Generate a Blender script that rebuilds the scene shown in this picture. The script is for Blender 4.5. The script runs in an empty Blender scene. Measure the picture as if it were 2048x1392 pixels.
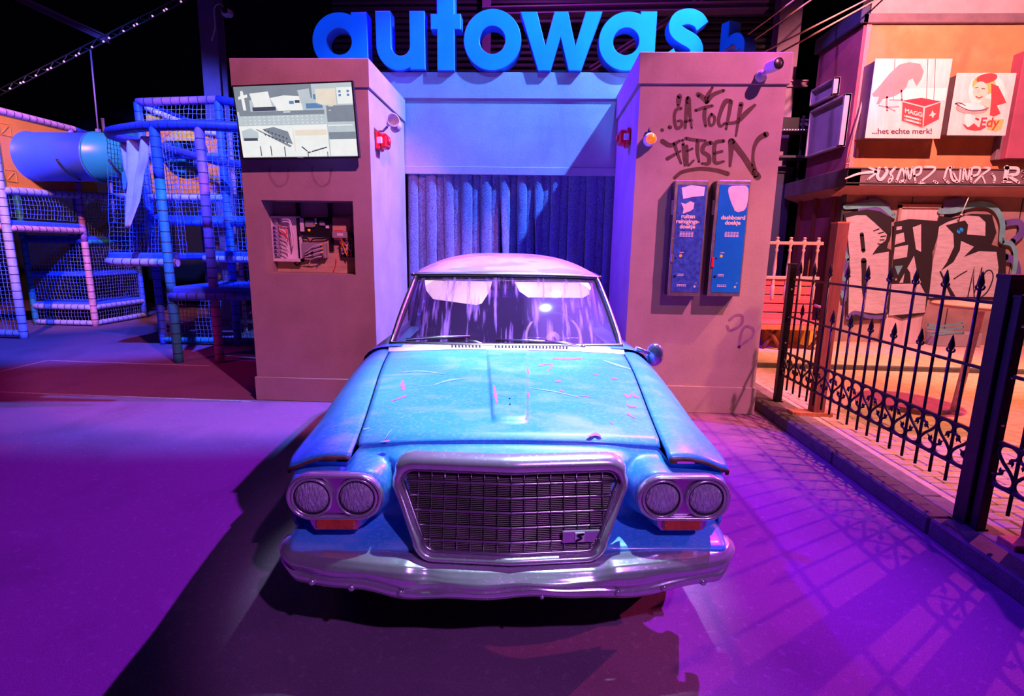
import bpy, bmesh, math, random
from mathutils import Vector, Matrix
random.seed(7)
sc = bpy.context.scene
COL = sc.collection
R = math.radians
# ------------------------------------------------------------------ camera
FPX = 1048.5
CAM_POS = Vector((0, 0, 1.6))
CAM_ROT = Matrix.Rotation(R(2.44), 3, 'Z') @ Matrix.Rotation(R(90 - 10.79), 3, 'X') @ Matrix.Rotation(R(.95), 3, 'Z')
cd = bpy.data.cameras.new('camera'); cam = bpy.data.objects.new('camera', cd); COL.objects.link(cam)
cd.sensor_fit = 'HORIZONTAL'; cd.sensor_width = 36; cd.lens = 36 * FPX / 2048
cd.clip_start = .05; cd.clip_end = 200
cam.matrix_world = Matrix.Translation(CAM_POS) @ CAM_ROT.to_4x4()
sc.camera = cam
# ------------------------------------------------------------------ world, exposure
w = bpy.data.worlds.new('hall_dark'); sc.world = w; w.use_nodes = True
w.node_tree.nodes['Background'].inputs[0].default_value = (.16, .05, .30, 1)
w.node_tree.nodes['Background'].inputs[1].default_value = .015
vs = sc.view_settings
vs.view_transform = 'Standard'; vs.look = 'None'; vs.gamma = 1; vs.use_curve_mapping = False; vs.exposure = 0
# ------------------------------------------------------------------ stage lamps of the hall, plus added fill spots
def spot(name, loc, aim, col, power, size=50, blend=.3, rad=.12):
    l = bpy.data.lights.new(name, 'SPOT'); o = bpy.data.objects.new(name, l); COL.objects.link(o)
    l.color = col; l.energy = power; l.spot_size = R(size); l.spot_blend = blend; l.shadow_soft_size = rad
    o.location = loc
    o.rotation_euler = (Vector(aim) - Vector(loc)).to_track_quat('-Z', 'Y').to_euler()
    return o
spot('violet_stage_spot', (3.5, 5.55, 7.0), (-3.2, 1.6, 0), (.40, .02, 1.0), 6200, 68, .5, .05)
spot('blue_stage_spot', (3.2, 5.24, 6.9), (-.8, 6.3, 2.3), (.08, .26, 1.0), 8500, 42, .4, .06)
spot('deep_blue_spot', (-2.4, 6.38, 5.6), (.9, 5.75, 1.6), (.07, .0, 1.0), 3400, 60, .4, .06)
spot('white_hood_spot', (1.0, 3.5, 6.6), (.0, 2.70, .9), (.56, .84, 1.0), 3000, 21, .6, .06)
spot('white_roof_spot', (1.2, 4.4, 6.6), (-.1, 4.1, 1.4), (.80, .76, 1.0), 650, 19, .7, .06)
spot('windscreen_fill', (.7, -.2, 5.2), (-.15, 3.35, 1.2), (.95, .78, .95), 1500, 17, .5, .06)  # added fill to brighten visors, cowl and front roof edge
spot('blue_sign_fill', (-1.6, 3.4, 7.4), (-1.95, 6.45, 4.12), (.02, .18, 1.0), 800, 21, .3, .08)  # three added fills that only brighten the letter fronts
spot('blue_sign_fill', (-.2, 3.4, 7.4), (-.45, 6.45, 4.12), (.02, .24, 1.0), 900, 21, .3, .08)
spot('blue_sign_fill', (1.2, 3.4, 7.4), (1.15, 6.45, 4.12), (.05, .32, 1.0), 950, 21, .3, .08)
spot('pink_pillar_spot', (4.4, 1.2, 6.6), (1.62, 5.16, 1.7), (1.0, .22, .50), 3400, 31, .3, .05)
spot('pink_screen_spot', (1.4, .6, 6.6), (-2.25, 5.16, 1.8), (1.0, .22, .50), 2500, 30, .3, .05)
spot('amber_front_spot', (2.6, -.6, 5.6), (1.5, 5.16, .8), (1.0, .42, .14), 500, 26, .6, .08)
spot('amber_tower_fill', (-3.4, 3.2, 5.8), (-5.4, 8.0, 2.95), (1.0, .50, .22), 1100, 15, .5, .06)  # added warm fill so the tower's orange panel shows
spot('violet_front_spot', (2.0, -1.6, 4.6), (.0, 1.9, .45), (.62, .24, 1.0), 620, 24, .5, .06)
spot('magenta_street_spot', (7.2, 6.2, 5.2), (1.4, 3.0, 0), (1.0, .10, .32), 1700, 60, .4, .03)
spot('warm_street_spot', (4.6, 4.6, 6.4), (6.4, 8.8, 2.6), (1.0, .33, .33), 4000, 85, .5, .08)
spot('orange_street_spot', (6.0, 3.4, 6.8), (4.4, 5.6, 0), (1.0, .36, .18), 3000, 56, .5, .08)
spot('violet_side_spot', (2.6, 7.2, 6.6), (4.75, 9.5, 3.9), (.50, .16, 1.0), 700, 34, .4, .06)
spot('blue_playground_spot', (-3.2, 3.6, 6.4), (-6.6, 8.6, 2.4), (.07, .11, 1.0), 7800, 54, .4, .08)
spot('pink_playground_spot', (-5.2, 3.0, 6.2), (-8.6, 8.8, 2.8), (1.0, .36, .22), 3000, 36, .5, .08)
spot('red_floor_spot', (-7.0, 2.6, 5.8), (-5.2, 5.5, 0), (1.0, .01, .20), 480, 34, .5, .05)
spot('purple_wall_wash', (0, 8.6, 7.2), (0, 11.6, 5.0), (.50, .06, .8), 260, 130, .6, .1)
# ------------------------------------------------------------------ helpers
def at(px, py, ax, val):
    d = CAM_ROT @ Vector(((px - 1024) / FPX, -(py - 696) / FPX, -1))
    i = 'xyz'.index(ax)
    return CAM_POS + d * ((val - CAM_POS[i]) / d[i])

def wmat(o):
    m = o.matrix_basis.copy()
    while o.parent:
        o = o.parent; m = o.matrix_basis @ m
    return m

def tag(o, label=None, cat=None, group=None, kind=None):
    if label: o['label'] = label
    if cat: o['category'] = cat
    if group: o['group'] = group
    if kind: o['kind'] = kind
    return o

def thing(name, label, cat, loc=(0, 0, 0), group=None, rz=0):
    o = bpy.data.objects.new(name, None); COL.objects.link(o)
    o.empty_display_size = .1
    o.location = loc; o.rotation_euler = (0, 0, rz)
    return tag(o, label, cat, group)

def inst(me, name, parent, mtx=None):
    o = bpy.data.objects.new(name, me); COL.objects.link(o)
    if parent: o.parent = parent
    if mtx is not None: o.matrix_basis = mtx
    return o

def catmull(pts, n=6, closed=False):
    P = [Vector(p) for p in pts]
    if len(P) < 3 and not closed: return P
    out = []
    N = len(P)
    for i in range(N if closed else N - 1):
        p0 = P[(i - 1) % N] if closed or i > 0 else P[0] * 2 - P[1]
        p1 = P[i]; p2 = P[(i + 1) % N]
        p3 = P[(i + 2) % N] if closed or i + 2 < N else P[-1] * 2 - P[-2]
        for k in range(n):
            t = k / n
            out.append(.5 * ((2 * p1) + (p2 - p0) * t + (2 * p0 - 5 * p1 + 4 * p2 - p3) * t * t + (3 * p1 - p0 - 3 * p2 + p3) * t ** 3))
    if not closed: out.append(P[-1])
    return out

class MB:
    def __init__(s): s.v = []; s.f = []; s.m = []; s.s = []
    def add(s, vs, fs, m=0, smooth=False):
        b = len(s.v); s.v += [Vector(x) for x in vs]
        for f in fs:
            s.f.append([b + i for i in f]); s.m.append(m); s.s.append(smooth)
        return s
    def box(s, x0, x1, y0, y1, z0, z1, m=0, bev=0):
        c = Vector(((x0 + x1) / 2, (y0 + y1) / 2, (z0 + z1) / 2))
        return s.obox(c, Vector((abs(x1 - x0) / 2, 0, 0)), Vector((0, abs(y1 - y0) / 2, 0)), Vector((0, 0, abs(z1 - z0) / 2)), m, bev)
    def obox(s, c, ax, ay, az, m=0, bev=0):
        c = Vector(c); A = [Vector(ax), Vector(ay), Vector(az)]
        if A[0].cross(A[1]).dot(A[2]) < 0: A[0], A[1] = A[1], A[0]
        if not bev:
            vs = [c + A[0] * i + A[1] * j + A[2] * k for i in (-1, 1) for j in (-1, 1) for k in (-1, 1)]
            return s.add(vs, [(0, 1, 3, 2), (4, 6, 7, 5), (0, 4, 5, 1), (2, 3, 7, 6), (0, 2, 6, 4), (1, 5, 7, 3)], m)
        vs = []; idx = {}
        B = [a.normalized() * min(bev, a.length * .49) for a in A]
        for i in (-1, 1):
            for j in (-1, 1):
                for k in (-1, 1):
                    p = c + A[0] * i + A[1] * j + A[2] * k
                    sg = (i, j, k)
                    for a in range(3):   # vertex lying on face normal to axis a
                        q = p.copy()
                        for b in range(3):
                            if b != a: q -= B[b] * sg[b]
                        idx[(sg, a)] = len(vs); vs.append(q)
        fs = []
        for a in range(3):
            b, d = (a + 1) % 3, (a + 2) % 3
            for sa in (-1, 1):
                q = []
                for (sb, sd) in ((-1, -1), (1, -1), (1, 1), (-1, 1)):
                    g = [0, 0, 0]; g[a] = sa; g[b] = sb; g[d] = sd
                    q.append(idx[(tuple(g), a)])
                fs.append(q if sa > 0 else q[::-1])
        for a in range(3):      # edges along axis a
            b, d = (a + 1) % 3, (a + 2) % 3
            for sb in (-1, 1):
                for sd in (-1, 1):
                    g0 = [0, 0, 0]; g0[a] = -1; g0[b] = sb; g0[d] = sd
                    g1 = list(g0); g1[a] = 1; g0 = tuple(g0); g1 = tuple(g1)
                    q = [idx[(g0, b)], idx[(g1, b)], idx[(g1, d)], idx[(g0, d)]]
                    fs.append(q if sb * sd < 0 else q[::-1])
        for i in (-1, 1):
            for j in (-1, 1):
                for k in (-1, 1):
                    q = [idx[((i, j, k), a)] for a in range(3)]
                    fs.append(q if i * j * k > 0 else q[::-1])
        return s.add(vs, fs, m)
    def tube(s, path, r, n=8, closed=False, m=0, caps=True, smooth=True, sx=1.0):
        P = [Vector(p) for p in path]; N = len(P)
        rr = r if isinstance(r, (list, tuple)) else [r] * N
        T = []
        for i in range(N):
            a = P[(i - 1) % N] if closed or i > 0 else P[0]
            b = P[(i + 1) % N] if closed or i < N - 1 else P[-1]
            t = b - a; T.append(t.normalized() if t.length > 1e-9 else Vector((0, 0, 1)))
        u = T[0].orthogonal().normalized()
        if abs(T[0].z) < .9: u = T[0].cross(Vector((0, 0, 1))).normalized()
        vs = []
        for i in range(N):
            u = (u - T[i] * u.dot(T[i]))
            u = u.normalized() if u.length > 1e-6 else T[i].orthogonal().normalized()
            w_ = T[i].cross(u)
            for k in range(n):
                a = 2 * math.pi * k / n
                vs.append(P[i] + (u * math.cos(a) * sx + w_ * math.sin(a)) * rr[i])
        fs = []
        for i in range(N if closed else N - 1):
            j = (i + 1) % N
            for k in range(n):
                l = (k + 1) % n
                fs.append((i * n + k, i * n + l, j * n + l, j * n + k))
        s.add(vs, fs, m, smooth)
        if caps and not closed:
            b = len(s.v) - len(vs)
            s.f.append([b + k for k in range(n)][::-1]); s.m.append(m); s.s.append(False)
            s.f.append([b + (N - 1) * n + k for k in range(n)]); s.m.append(m); s.s.append(False)
        return s
    def cyl(s, a, b, r, n=12, m=0, r2=None): return s.tube([a, b], [r, r if r2 is None else r2], n, m=m)
    def lathe(s, prof, mtx=None, n=16, m=0, smooth=True, caps=True):
        mtx = mtx or Matrix.Identity(4)
        if not isinstance(mtx, Matrix): mtx = Matrix.Translation(mtx)
        vs = [mtx @ Vector((r * math.cos(2 * math.pi * k / n), r * math.sin(2 * math.pi * k / n), z)) for r, z in prof for k in range(n)]
        fs = [(i * n + k, i * n + (k + 1) % n, (i + 1) * n + (k + 1) % n, (i + 1) * n + k) for i in range(len(prof) - 1) for k in range(n)]
        s.add(vs, fs, m, smooth)
        if caps:
            b = len(s.v) - len(vs)
            if prof[0][0] > 1e-4: s.f.append([b + k for k in range(n)][::-1]); s.m.append(m); s.s.append(False)
            if prof[-1][0] > 1e-4: s.f.append([b + (len(prof) - 1) * n + k for k in range(n)]); s.m.append(m); s.s.append(False)
        return s
    def prism(s, poly, fn, d, m=0, side=None):
        """poly: 2d outline; fn(x, y, t) -> 3d with t 0..1 through the depth"""
        n = len(poly)
        vs = [fn(p[0], p[1], 0) for p in poly] + [fn(p[0], p[1], d) for p in poly]
        s.add(vs, [list(range(n)), list(range(2 * n - 1, n - 1, -1))], m)
        s.add(vs, [(i, n + i, n + (i + 1) % n, (i + 1) % n) for i in range(n)], m if side is None else side)
        return s
    def grid(s, fn, nu, nv, m=0, smooth=True, keep=None):
        vs = [fn(i / nu, j / nv) for j in range(nv + 1) for i in range(nu + 1)]
        fs = []
        for j in range(nv):
            for i in range(nu):
                if keep and not keep((i + .5) / nu, (j + .5) / nv): continue
                a = j * (nu + 1) + i
                fs.append((a, a + 1, a + nu + 2, a + nu + 1))
        return s.add(vs, fs, m, smooth)
    def stroke(s, pts, w_, fn, m=0, sm=5, caps=True):
        """flat brush stroke: pts 2d, width w_ (or list), fn(x, y) -> 3d on its surface"""
        P = [Vector((p[0], p[1])) for p in pts]
        ws = w_ if isinstance(w_, (list, tuple)) else [w_] * len(P)
        if sm and len(P) > 2:
            Q = catmull([(p.x, p.y, q) for p, q in zip(P, ws)], sm)
            P = [Vector((q.x, q.y)) for q in Q]; ws = [max(q.z, .01) for q in Q]
        vs = []
        for i, p in enumerate(P):
            t = (P[min(i + 1, len(P) - 1)] - P[max(i - 1, 0)])
            t = t.normalized() if t.length > 1e-9 else Vector((1, 0))
            nn = Vector((-t.y, t.x)) * ws[i] / 2
            vs += [p + nn, p - nn]
        s.add([fn(q.x, q.y) for q in vs], [(2 * i, 2 * i + 1, 2 * i + 3, 2 * i + 2) for i in range(len(P) - 1)], m)
        if caps:
            for p, ww in ((P[0], ws[0]), (P[-1], ws[-1])):
                s.add([fn(p.x + ww / 2 * math.cos(a * math.pi / 5), p.y + ww / 2 * math.sin(a * math.pi / 5)) for a in range(10)], [list(range(10))], m)
        return s
    def fill(s, pts, fn, m=0, sm=0):
        P = catmull([(p[0], p[1], 0) for p in pts], sm, True) if sm else [Vector((p[0], p[1], 0)) for p in pts]
        return s.add([fn(p.x, p.y) for p in P], [list(range(len(P)))], m)
    def mesh(s, name, mats, recalc=True):
        me = bpy.data.meshes.new(name)
        me.from_pydata([tuple(v) for v in s.v], [], s.f)
        for mt in (mats if isinstance(mats, (list, tuple)) else [mats]): me.materials.append(mt)
        me.polygons.foreach_set('material_index', s.m)
        me.polygons.foreach_set('use_smooth', s.s)
        if recalc:
            bm = bmesh.new(); bm.from_mesh(me)
            bmesh.ops.recalc_face_normals(bm, faces=bm.faces[:]); bm.to_mesh(me); bm.free()
        me.update()
        return me
    def build(s, name, mats, parent=None, local=False, recalc=True, label=None):
        if parent and not local:
            inv = wmat(parent).inverted()
            s.v = [inv @ v for v in s.v]
        o = inst(s.mesh(name, mats, recalc), name, parent)
        if label: o['label'] = label
        return o

def text_mesh(txt, size=1.0, bold=0.0, depth=0.0, align='LEFT'):
    c = bpy.data.curves.new('lettering', 'FONT'); c.body = txt; c.size = size; c.offset = bold; c.extrude = depth
    c.align_x = align; c.resolution_u = 4
    o = bpy.data.objects.new('lettering', c); COL.objects.link(o)
    bpy.context.view_layer.update()
    me = bpy.data.meshes.new_from_object(o.evaluated_get(bpy.context.evaluated_depsgraph_get()))
    bpy.data.objects.remove(o); bpy.data.curves.remove(c)
    return me
def add_text(mb, txt, size, fn, m=0, bold=0.0, align='LEFT'):
    me = text_mesh(txt, size, bold, 0, align)
    mb.add([fn(v.co.x, v.co.y) for v in me.vertices], [list(p.vertices) for p in me.polygons], m)
    bpy.data.meshes.remove(me)
# ------------------------------------------------------------------ materials
def M(name, col, rough=.6, metal=0., var=.12, scale=6., bump=0., bscale=None, spec=.5, stretch=(1, 1, 1), col2=None, fac=.5, emit=0., coat=0., sheen=0., detail=6.):
    m = bpy.data.materials.new(name); m.use_nodes = True
    nt = m.node_tree; b = nt.nodes['Principled BSDF']
    tc = nt.nodes.new('ShaderNodeTexCoord'); mp = nt.nodes.new('ShaderNodeMapping'); mp.inputs['Scale'].default_value = stretch
    nt.links.new(tc.outputs['Object'], mp.inputs[0])
    nz = nt.nodes.new('ShaderNodeTexNoise'); nz.inputs['Scale'].default_value = scale; nz.inputs['Detail'].default_value = detail; nz.inputs['Roughness'].default_value = .6
    nt.links.new(mp.outputs[0], nz.inputs['Vector'])
    cr = nt.nodes.new('ShaderNodeValToRGB')
    c2 = col2 or tuple(min(1, c * (1 + var)) for c in col); c1 = col if col2 else tuple(c * (1 - var) for c in col)
    cr.color_ramp.elements[0].position = max(0, fac - .18); cr.color_ramp.elements[1].position = min(1, fac + .18)
    cr.color_ramp.elements[0].color = (*c1[:3], 1); cr.color_ramp.elements[1].color = (*c2[:3], 1)
    nt.links.new(nz.outputs['Fac'], cr.inputs[0]); nt.links.new(cr.outputs[0], b.inputs['Base Color'])
    b.inputs['Roughness'].default_value = rough; b.inputs['Metallic'].default_value = metal
    b.inputs['Specular IOR Level'].default_value = spec
    if coat: b.inputs['Coat Weight'].default_value = coat; b.inputs['Coat Roughness'].default_value = .12
    if sheen: b.inputs['Sheen Weight'].default_value = sheen
    if emit:
        nt.links.new(cr.outputs[0], b.inputs['Emission Color']); b.inputs['Emission Strength'].default_value = emit
    if bump:
        n2 = nt.nodes.new('ShaderNodeTexNoise'); n2.inputs['Scale'].default_value = bscale or scale * 4; n2.inputs['Detail'].default_value = 4
        nt.links.new(mp.outputs[0], n2.inputs['Vector'])
        bp = nt.nodes.new('ShaderNodeBump'); bp.inputs['Strength'].default_value = bump; bp.inputs['Distance'].default_value = .02
        nt.links.new(n2.outputs['Fac'], bp.inputs['Height']); nt.links.new(bp.outputs[0], b.inputs['Normal'])
    return m

def overlay(m, col, scale, lo, hi, stretch=(1, 1, 1), rough=None, seed=0., detail=8., amount=1.):
    """blend a second colour (stains, wear) over material m, masked by stretched noise"""
    nt = m.node_tree; b = nt.nodes['Principled BSDF']
    src = b.inputs['Base Color'].links[0].from_socket
    tc = nt.nodes.new('ShaderNodeTexCoord'); mp = nt.nodes.new('ShaderNodeMapping')
    mp.inputs['Scale'].default_value = stretch; mp.inputs['Location'].default_value = (seed, seed * .7, seed * 1.3)
    nt.links.new(tc.outputs['Object'], mp.inputs[0])
    nz = nt.nodes.new('ShaderNodeTexNoise'); nz.inputs['Scale'].default_value = scale; nz.inputs['Detail'].default_value = detail; nz.inputs['Distortion'].default_value = .4
    nt.links.new(mp.outputs[0], nz.inputs['Vector'])
    mr = nt.nodes.new('ShaderNodeMapRange'); mr.inputs[1].default_value = lo; mr.inputs[2].default_value = hi
    mr.inputs[4].default_value = amount
    nt.links.new(nz.outputs['Fac'], mr.inputs[0])
    mx = nt.nodes.new('ShaderNodeMix'); mx.data_type = 'RGBA'
    nt.links.new(mr.outputs[0], mx.inputs[0]); nt.links.new(src, mx.inputs[6]); mx.inputs[7].default_value = (*col, 1)
    nt.links.new(mx.outputs[2], b.inputs['Base Color'])
    if rough is not None:
        r2 = nt.nodes.new('ShaderNodeMapRange'); r2.inputs[3].default_value = b.inputs['Roughness'].default_value; r2.inputs[4].default_value = rough
        nt.links.new(mr.outputs[0], r2.inputs[0]); nt.links.new(r2.outputs[0], b.inputs['Roughness'])
    return m

m_carpet = M('dark_carpet', (.23, .12, .22), .95, var=.25, scale=160, bump=.35, bscale=700, spec=.1)
overlay(m_carpet, (.10, .06, .10), 1.6, .5, .75, amount=.45)
overlay(m_carpet, (.34, .20, .32), 30, .58, .72, amount=.5, seed=2)
overlay(m_carpet, (.40, .30, .38), 2.2, .68, .82, (1, 2.4, 1), seed=4, amount=.25)
m_black = M('black_wall', (.012, .012, .014), .8)
m_steel = M('purple_grey_steel', (.30, .20, .30), .5, var=.1)
m_dsteel = M('dark_steel', (.05, .05, .055), .5)
m_plaster = M('taupe_plaster', (.38, .30, .27), .85, var=.10, scale=3.0, bump=.10, bscale=40, spec=.2)
overlay(m_plaster, (.20, .15, .14), 1.3, .56, .80, (1.4, 1.4, .8), seed=2, amount=.5)
m_plaster2 = M('pale_plaster', (.42, .38, .46), .85, var=.10, scale=3.0, bump=.10, bscale=40, spec=.2)
overlay(m_plaster2, (.24, .22, .26), 1.5, .56, .80, (2.5, 2.5, .6), seed=6, amount=.6)
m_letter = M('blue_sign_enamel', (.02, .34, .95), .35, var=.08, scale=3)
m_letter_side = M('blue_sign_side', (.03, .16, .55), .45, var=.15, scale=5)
m_paint_brown = M('brown_spray_paint', (.085, .05, .035), .8, var=.2, scale=20)
m_white = M('white_plastic', (.75, .75, .76), .4, var=.05)
m_blackp = M('black_plastic', (.015, .015, .017), .35, var=.1)
m_red = M('red_plastic', (.75, .015, .02), .3, var=.06)
m_orange_lamp = M('orange_lens', (1.0, .22, .01), .15, var=.05, emit=.6)
m_grey = M('grey_plastic', (.32, .31, .32), .5, var=.1)
m_chrome = M('worn_chrome', (.80, .79, .82), .14, 1.0, var=.06, scale=14)
# ================================================================== hall shell
mb = MB(); mb.box(-16, 16, -6, 14, -.2, 0)
tag(mb.build('floor', m_carpet), 'dark worn carpet floor under violet stage light', kind='structure')
tag(MB().box(-16, 16, 13.6, 13.8, 0, 9).build('wall_back', m_black), 'black rear wall of the dark hall', kind='structure')
tag(MB().box(-16.2, -16, -6, 14, 0, 9).build('wall_left', m_black), kind='structure')
tag(MB().box(16, 16.2, -6, 14, 0, 9).build('wall_right', m_black), kind='structure')
tag(MB().box(-16, 16, -6, 14, 9, 9.2).build('ceiling', m_black), kind='structure')
# flat tape lines and the seam on the carpet at the left
m_line = M('worn_white_tape', (.42, .36, .40), .8, var=.4, scale=30)
def floor_line(pts, wdt, name):
    q = MB(); P = [at(x, y, 'z', 0) for x, y in pts]
    for a, b in zip(P, P[1:]):
        n = (b - a).cross(Vector((0, 0, 1))).normalized() * wdt / 2
        q.add([a + n, a - n, b - n, b + n] + [p + Vector((0, 0, .003)) for p in (a + n, a - n, b - n, b + n)], [(0, 1, 2, 3), (4, 5, 6, 7), (0, 1, 5, 4), (1, 2, 6, 5), (2, 3, 7, 6), (3, 0, 4, 7)])
    return q.build(name, m_line)
tag(floor_line([(-60, 757), (95, 721), (420, 732)], .03, 'trim_1'), 'pale tape line on the carpet before the playground', kind='structure')
tag(floor_line([(-60, 782), (240, 793), (500, 803)], .02, 'trim_2'), 'second pale tape line nearer the camera', kind='structure')

# ribbed dark wall behind the sign: every rib its own piece
lw = thing('trim_3', None, None, (0, 11.4, 0)); lw['kind'] = 'structure'; lw['label'] = 'dark horizontally ribbed metal wall behind the blue letters'
MB().box(-4.2, 4.6, 11.44, 11.5, 0, 8.4).build('backing_sheet', m_black, lw)
rib = MB().box(-4.2, 4.6, -.03, .03, -.035, .035, bev=.012).mesh('rib', m_dsteel)
for k in range(40): inst(rib, 'rib', lw, Matrix.Translation((0, .02, 3.6 + k * .115)))

# steel columns and girders of the hall
def girder(name, label, a, b, hw, hh, mat, cat='beam'):
    a = Vector(a); b = Vector(b); t = (b - a).normalized()
    up = Vector((0, 0, 1)) if abs(t.z) < .9 else Vector((0, 1, 0))
    sd = t.cross(up).normalized(); up = sd.cross(t)
    th = thing(name, label, cat, a)
    L = (b - a) / 2; c = (a + b) / 2
    MB().obox(c + up * (hh - .012), L, sd * hw, up * .012).build('flange', mat, th)
    MB().obox(c - up * (hh - .012), L, sd * hw, up * .012).build('flange', mat, th)
    MB().obox(c, L, sd * .01, up * (hh - .02)).build('web', mat, th)
    return th
def P2(px, py, Y): return at(px, py, 'y', Y)
a = P2(428, 190, 11.0); a.z = 0
girder('steel_column', 'purple lit steel column rising left of the wall screen', (a.x, 11.0, 0), (P2(423, 0, 11.0).x, 11.0, 8.9), .17, .14, m_steel, 'column')
xw = P2(1575, 40, 11.0).x
girder('steel_column', 'purple steel column behind the crossing cables at the right', (xw, 11.0, 0), (xw, 11.0, 8.9), .2, .14, m_steel, 'column')
p = P2(965, 20, 11.0); q = P2(1560, 14, 11.0)
girder('steel_beam', 'horizontal purple steel beam above the letters', (p.x, 11.0, p.z - .05), (q.x - .25, 11.0, q.z), .12, .07, m_steel)
p = P2(973, 0, 11.1)
girder('steel_column', 'thin steel upright seen behind the letter o', (p.x, 11.15, 0), (p.x, 11.15, 8.9), .08, .06, m_steel, 'column')
p = P2(1180, 140, 11.2); q = P2(1400, 0, 11.2)
girder('steel_brace', 'diagonal purple brace behind the last letters', p, q + (q - p) * .15, .05, .05, m_steel)
for py, lb in ((152, 'steel rail crossing right of the right pillar near its cap'), (234, 'lower steel rail right of the right pillar')):
    p = P2(1500, py, 10.4); q = P2(1640, py, 10.4); p.x = xw - .1; p.y = q.y = 10.86
    girder('steel_rail', lb, p, q, .05, .06, m_steel)
p = P2(45, 0, 9.95); q = P2(218, 80, 9.95)
girder('roof_beam', 'purple roof beam slanting down at upper left', p + (p - q) * .6, q, .05, .06, m_steel)
# truss with little lamps running from lower left to upper right
p = P2(-40, 205, 9.7); q = P2(380, -10, 9.7)
st = thing('lamp_truss', 'black truss dotted with tiny lamps at upper left', 'truss', p)
d = q - p
for off in (-.05, .05): MB().cyl(p + Vector((0, 0, off)), q + d * .3 + Vector((0, 0, off)), .012, 6).build('chord', m_dsteel, st)
zz = MB()
for k in range(30):
    a = p + d * (k / 30); b = p + d * ((k + 1) / 30); s_ = .05 if k % 2 else -.05
    zz.cyl(a + Vector((0, 0, s_)), b + Vector((0, 0, -s_)), .008, 5)
zz.build('web_bars', m_dsteel, st)
m_tiny = M('tiny_lamp_glow', (.9, .45, .95), .4, var=.05, emit=1.0)
tiny = MB().lathe([(0, -.017), (.012, -.012), (.017, 0), (.012, .012), (0, .017)], n=8).mesh('lamp', m_tiny)
for px, py in [(20, 177), (41, 166), (47, 164), (72, 151), (95, 139), (102, 136), (128, 123), (152, 111), (158, 107), (184, 94), (207, 83), (218, 76), (247, 62), (268, 51), (274, 48), (305, 32), (328, 21), (333, 18), (362, 3)]:
    inst(tiny, 'lamp', st, Matrix.Translation(P2(px, py, 9.66) - p))
a = P2(181, 100, 9.7); b = P2(196, 258, 9.7)
hr = thing('hanging_rod', 'thin rod hanging from the lamp truss', 'rod', b)
MB().cyl(a, b, .014, 6).build('rod', m_steel, hr); MB().box(b.x - .03, b.x + .03, b.y - .03, b.y + .03, b.z - .06, b.z).build('clamp', m_steel, hr)
b = P2(206, 245, 9.7)
b = P2(206, 245, 11.3)
hr = thing('thin_pole', 'thin pole standing behind the climbing frame nets', 'pole', (b.x, 11.3, 0))
MB().cyl((b.x, 11.3, 0), (b.x, 11.3, b.z + .06), .03, 8).build('pipe', m_steel, hr); MB().cyl((b.x, 11.3, b.z + .06), (b.x, 11.3, b.z + .08), .036, 8).build('collar', m_steel, hr)
# camera on the steel column
c = P2(455, 26, 10.7)
cc = thing('security_camera', 'white dome camera on a curved cable at the steel column', 'camera', c)
MB().box(c.x - .10, c.x + .09, c.y - .08, c.y + .08, c.z - .07, c.z + .07, bev=.04).build('housing', m_white, cc)
MB().lathe([(.05, 0), (.05, .02), (.03, .035), (0, .04)], Matrix.Translation((c.x, c.y - .08, c.z + .01)) @ Matrix.Rotation(R(90), 4, 'X'), 12).build('lens', m_blackp, cc)
MB().tube(catmull([P2(423, 82, 10.75), P2(430, 55, 10.75), P2(428, 20, 10.75), P2(436, 8, 10.75), P2(446, 12, 10.75), P2(452, 20, 10.72)], 6), .012, 6).build('cable', m_white, cc)

# ================================================================== car wash gate
YF = 5.16; ZL, ZR = 3.28, 3.335
def pillar(name, label, x0, x1, ztop, seam, base_h, niche=None):
    th = thing(name, label, 'pillar', ((x0 + x1) / 2, YF, 0))
    yb = 6.5
    if niche:
        nx0, nx1, nz0, nz1, nd = niche
        xs = [x0, nx0, nx1, x1]; zs = [0, nz0, nz1, ztop]
        b = MB()
        for i in range(3):
            for j in range(3):
                if i == 1 and j == 1: continue
                b.add([(xs[i], YF, zs[j]), (xs[i + 1], YF, zs[j]), (xs[i + 1], YF, zs[j + 1]), (xs[i], YF, zs[j + 1])], [(0, 1, 2, 3)])
        y1 = YF + nd
        b.add([(nx0, YF, nz0), (nx1, YF, nz0), (nx1, YF, nz1), (nx0, YF, nz1), (nx0, y1, nz0), (nx1, y1, nz0), (nx1, y1, nz1), (nx0, y1, nz1)],
              [(0, 4, 5, 1), (1, 5, 6, 2), (2, 6, 7, 3), (3, 7, 4, 0), (4, 7, 6, 5)])
        b.add([(x0, YF, 0), (x1, YF, 0), (x1, yb, 0), (x0, yb, 0), (x0, YF, ztop), (x1, YF, ztop), (x1, yb, ztop), (x0, yb, ztop)],
              [(1, 2, 6, 5), (2, 3, 7, 6), (3, 0, 4, 7), (4, 5, 6, 7)])
        b.build('shaft', m_plaster, th, recalc=False)
    else:
        MB().box(x0, x1, YF, yb, 0, ztop).build('shaft', m_plaster, th)
    MB().box(x0 - .025, x1 + .02, YF - .022, yb, seam, ztop + .004, bev=.004).build('cap_band', m_plaster, th)
    MB().box(x0 - .02, x1 + .012, YF - .018, yb, 0, base_h, bev=.005).build('plinth', m_plaster, th)
    return th
pilL = pillar('gate_pillar', 'taupe left pillar of the car wash gate with screen and wiring niche', -2.86, -1.595, ZL, 3.035, .25, (-2.69, -1.782, 1.315, 2.02, .26))
pilR = pillar('gate_pillar', 'taupe right pillar of the car wash gate with brown graffiti', .905, 2.205, ZR, 3.075, .275)
lin = thing('gate_lintel', 'pale plaster lintel wall bridging the two pillars below the letters', 'lintel', (-.35, 6.5, 2.45))
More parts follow.
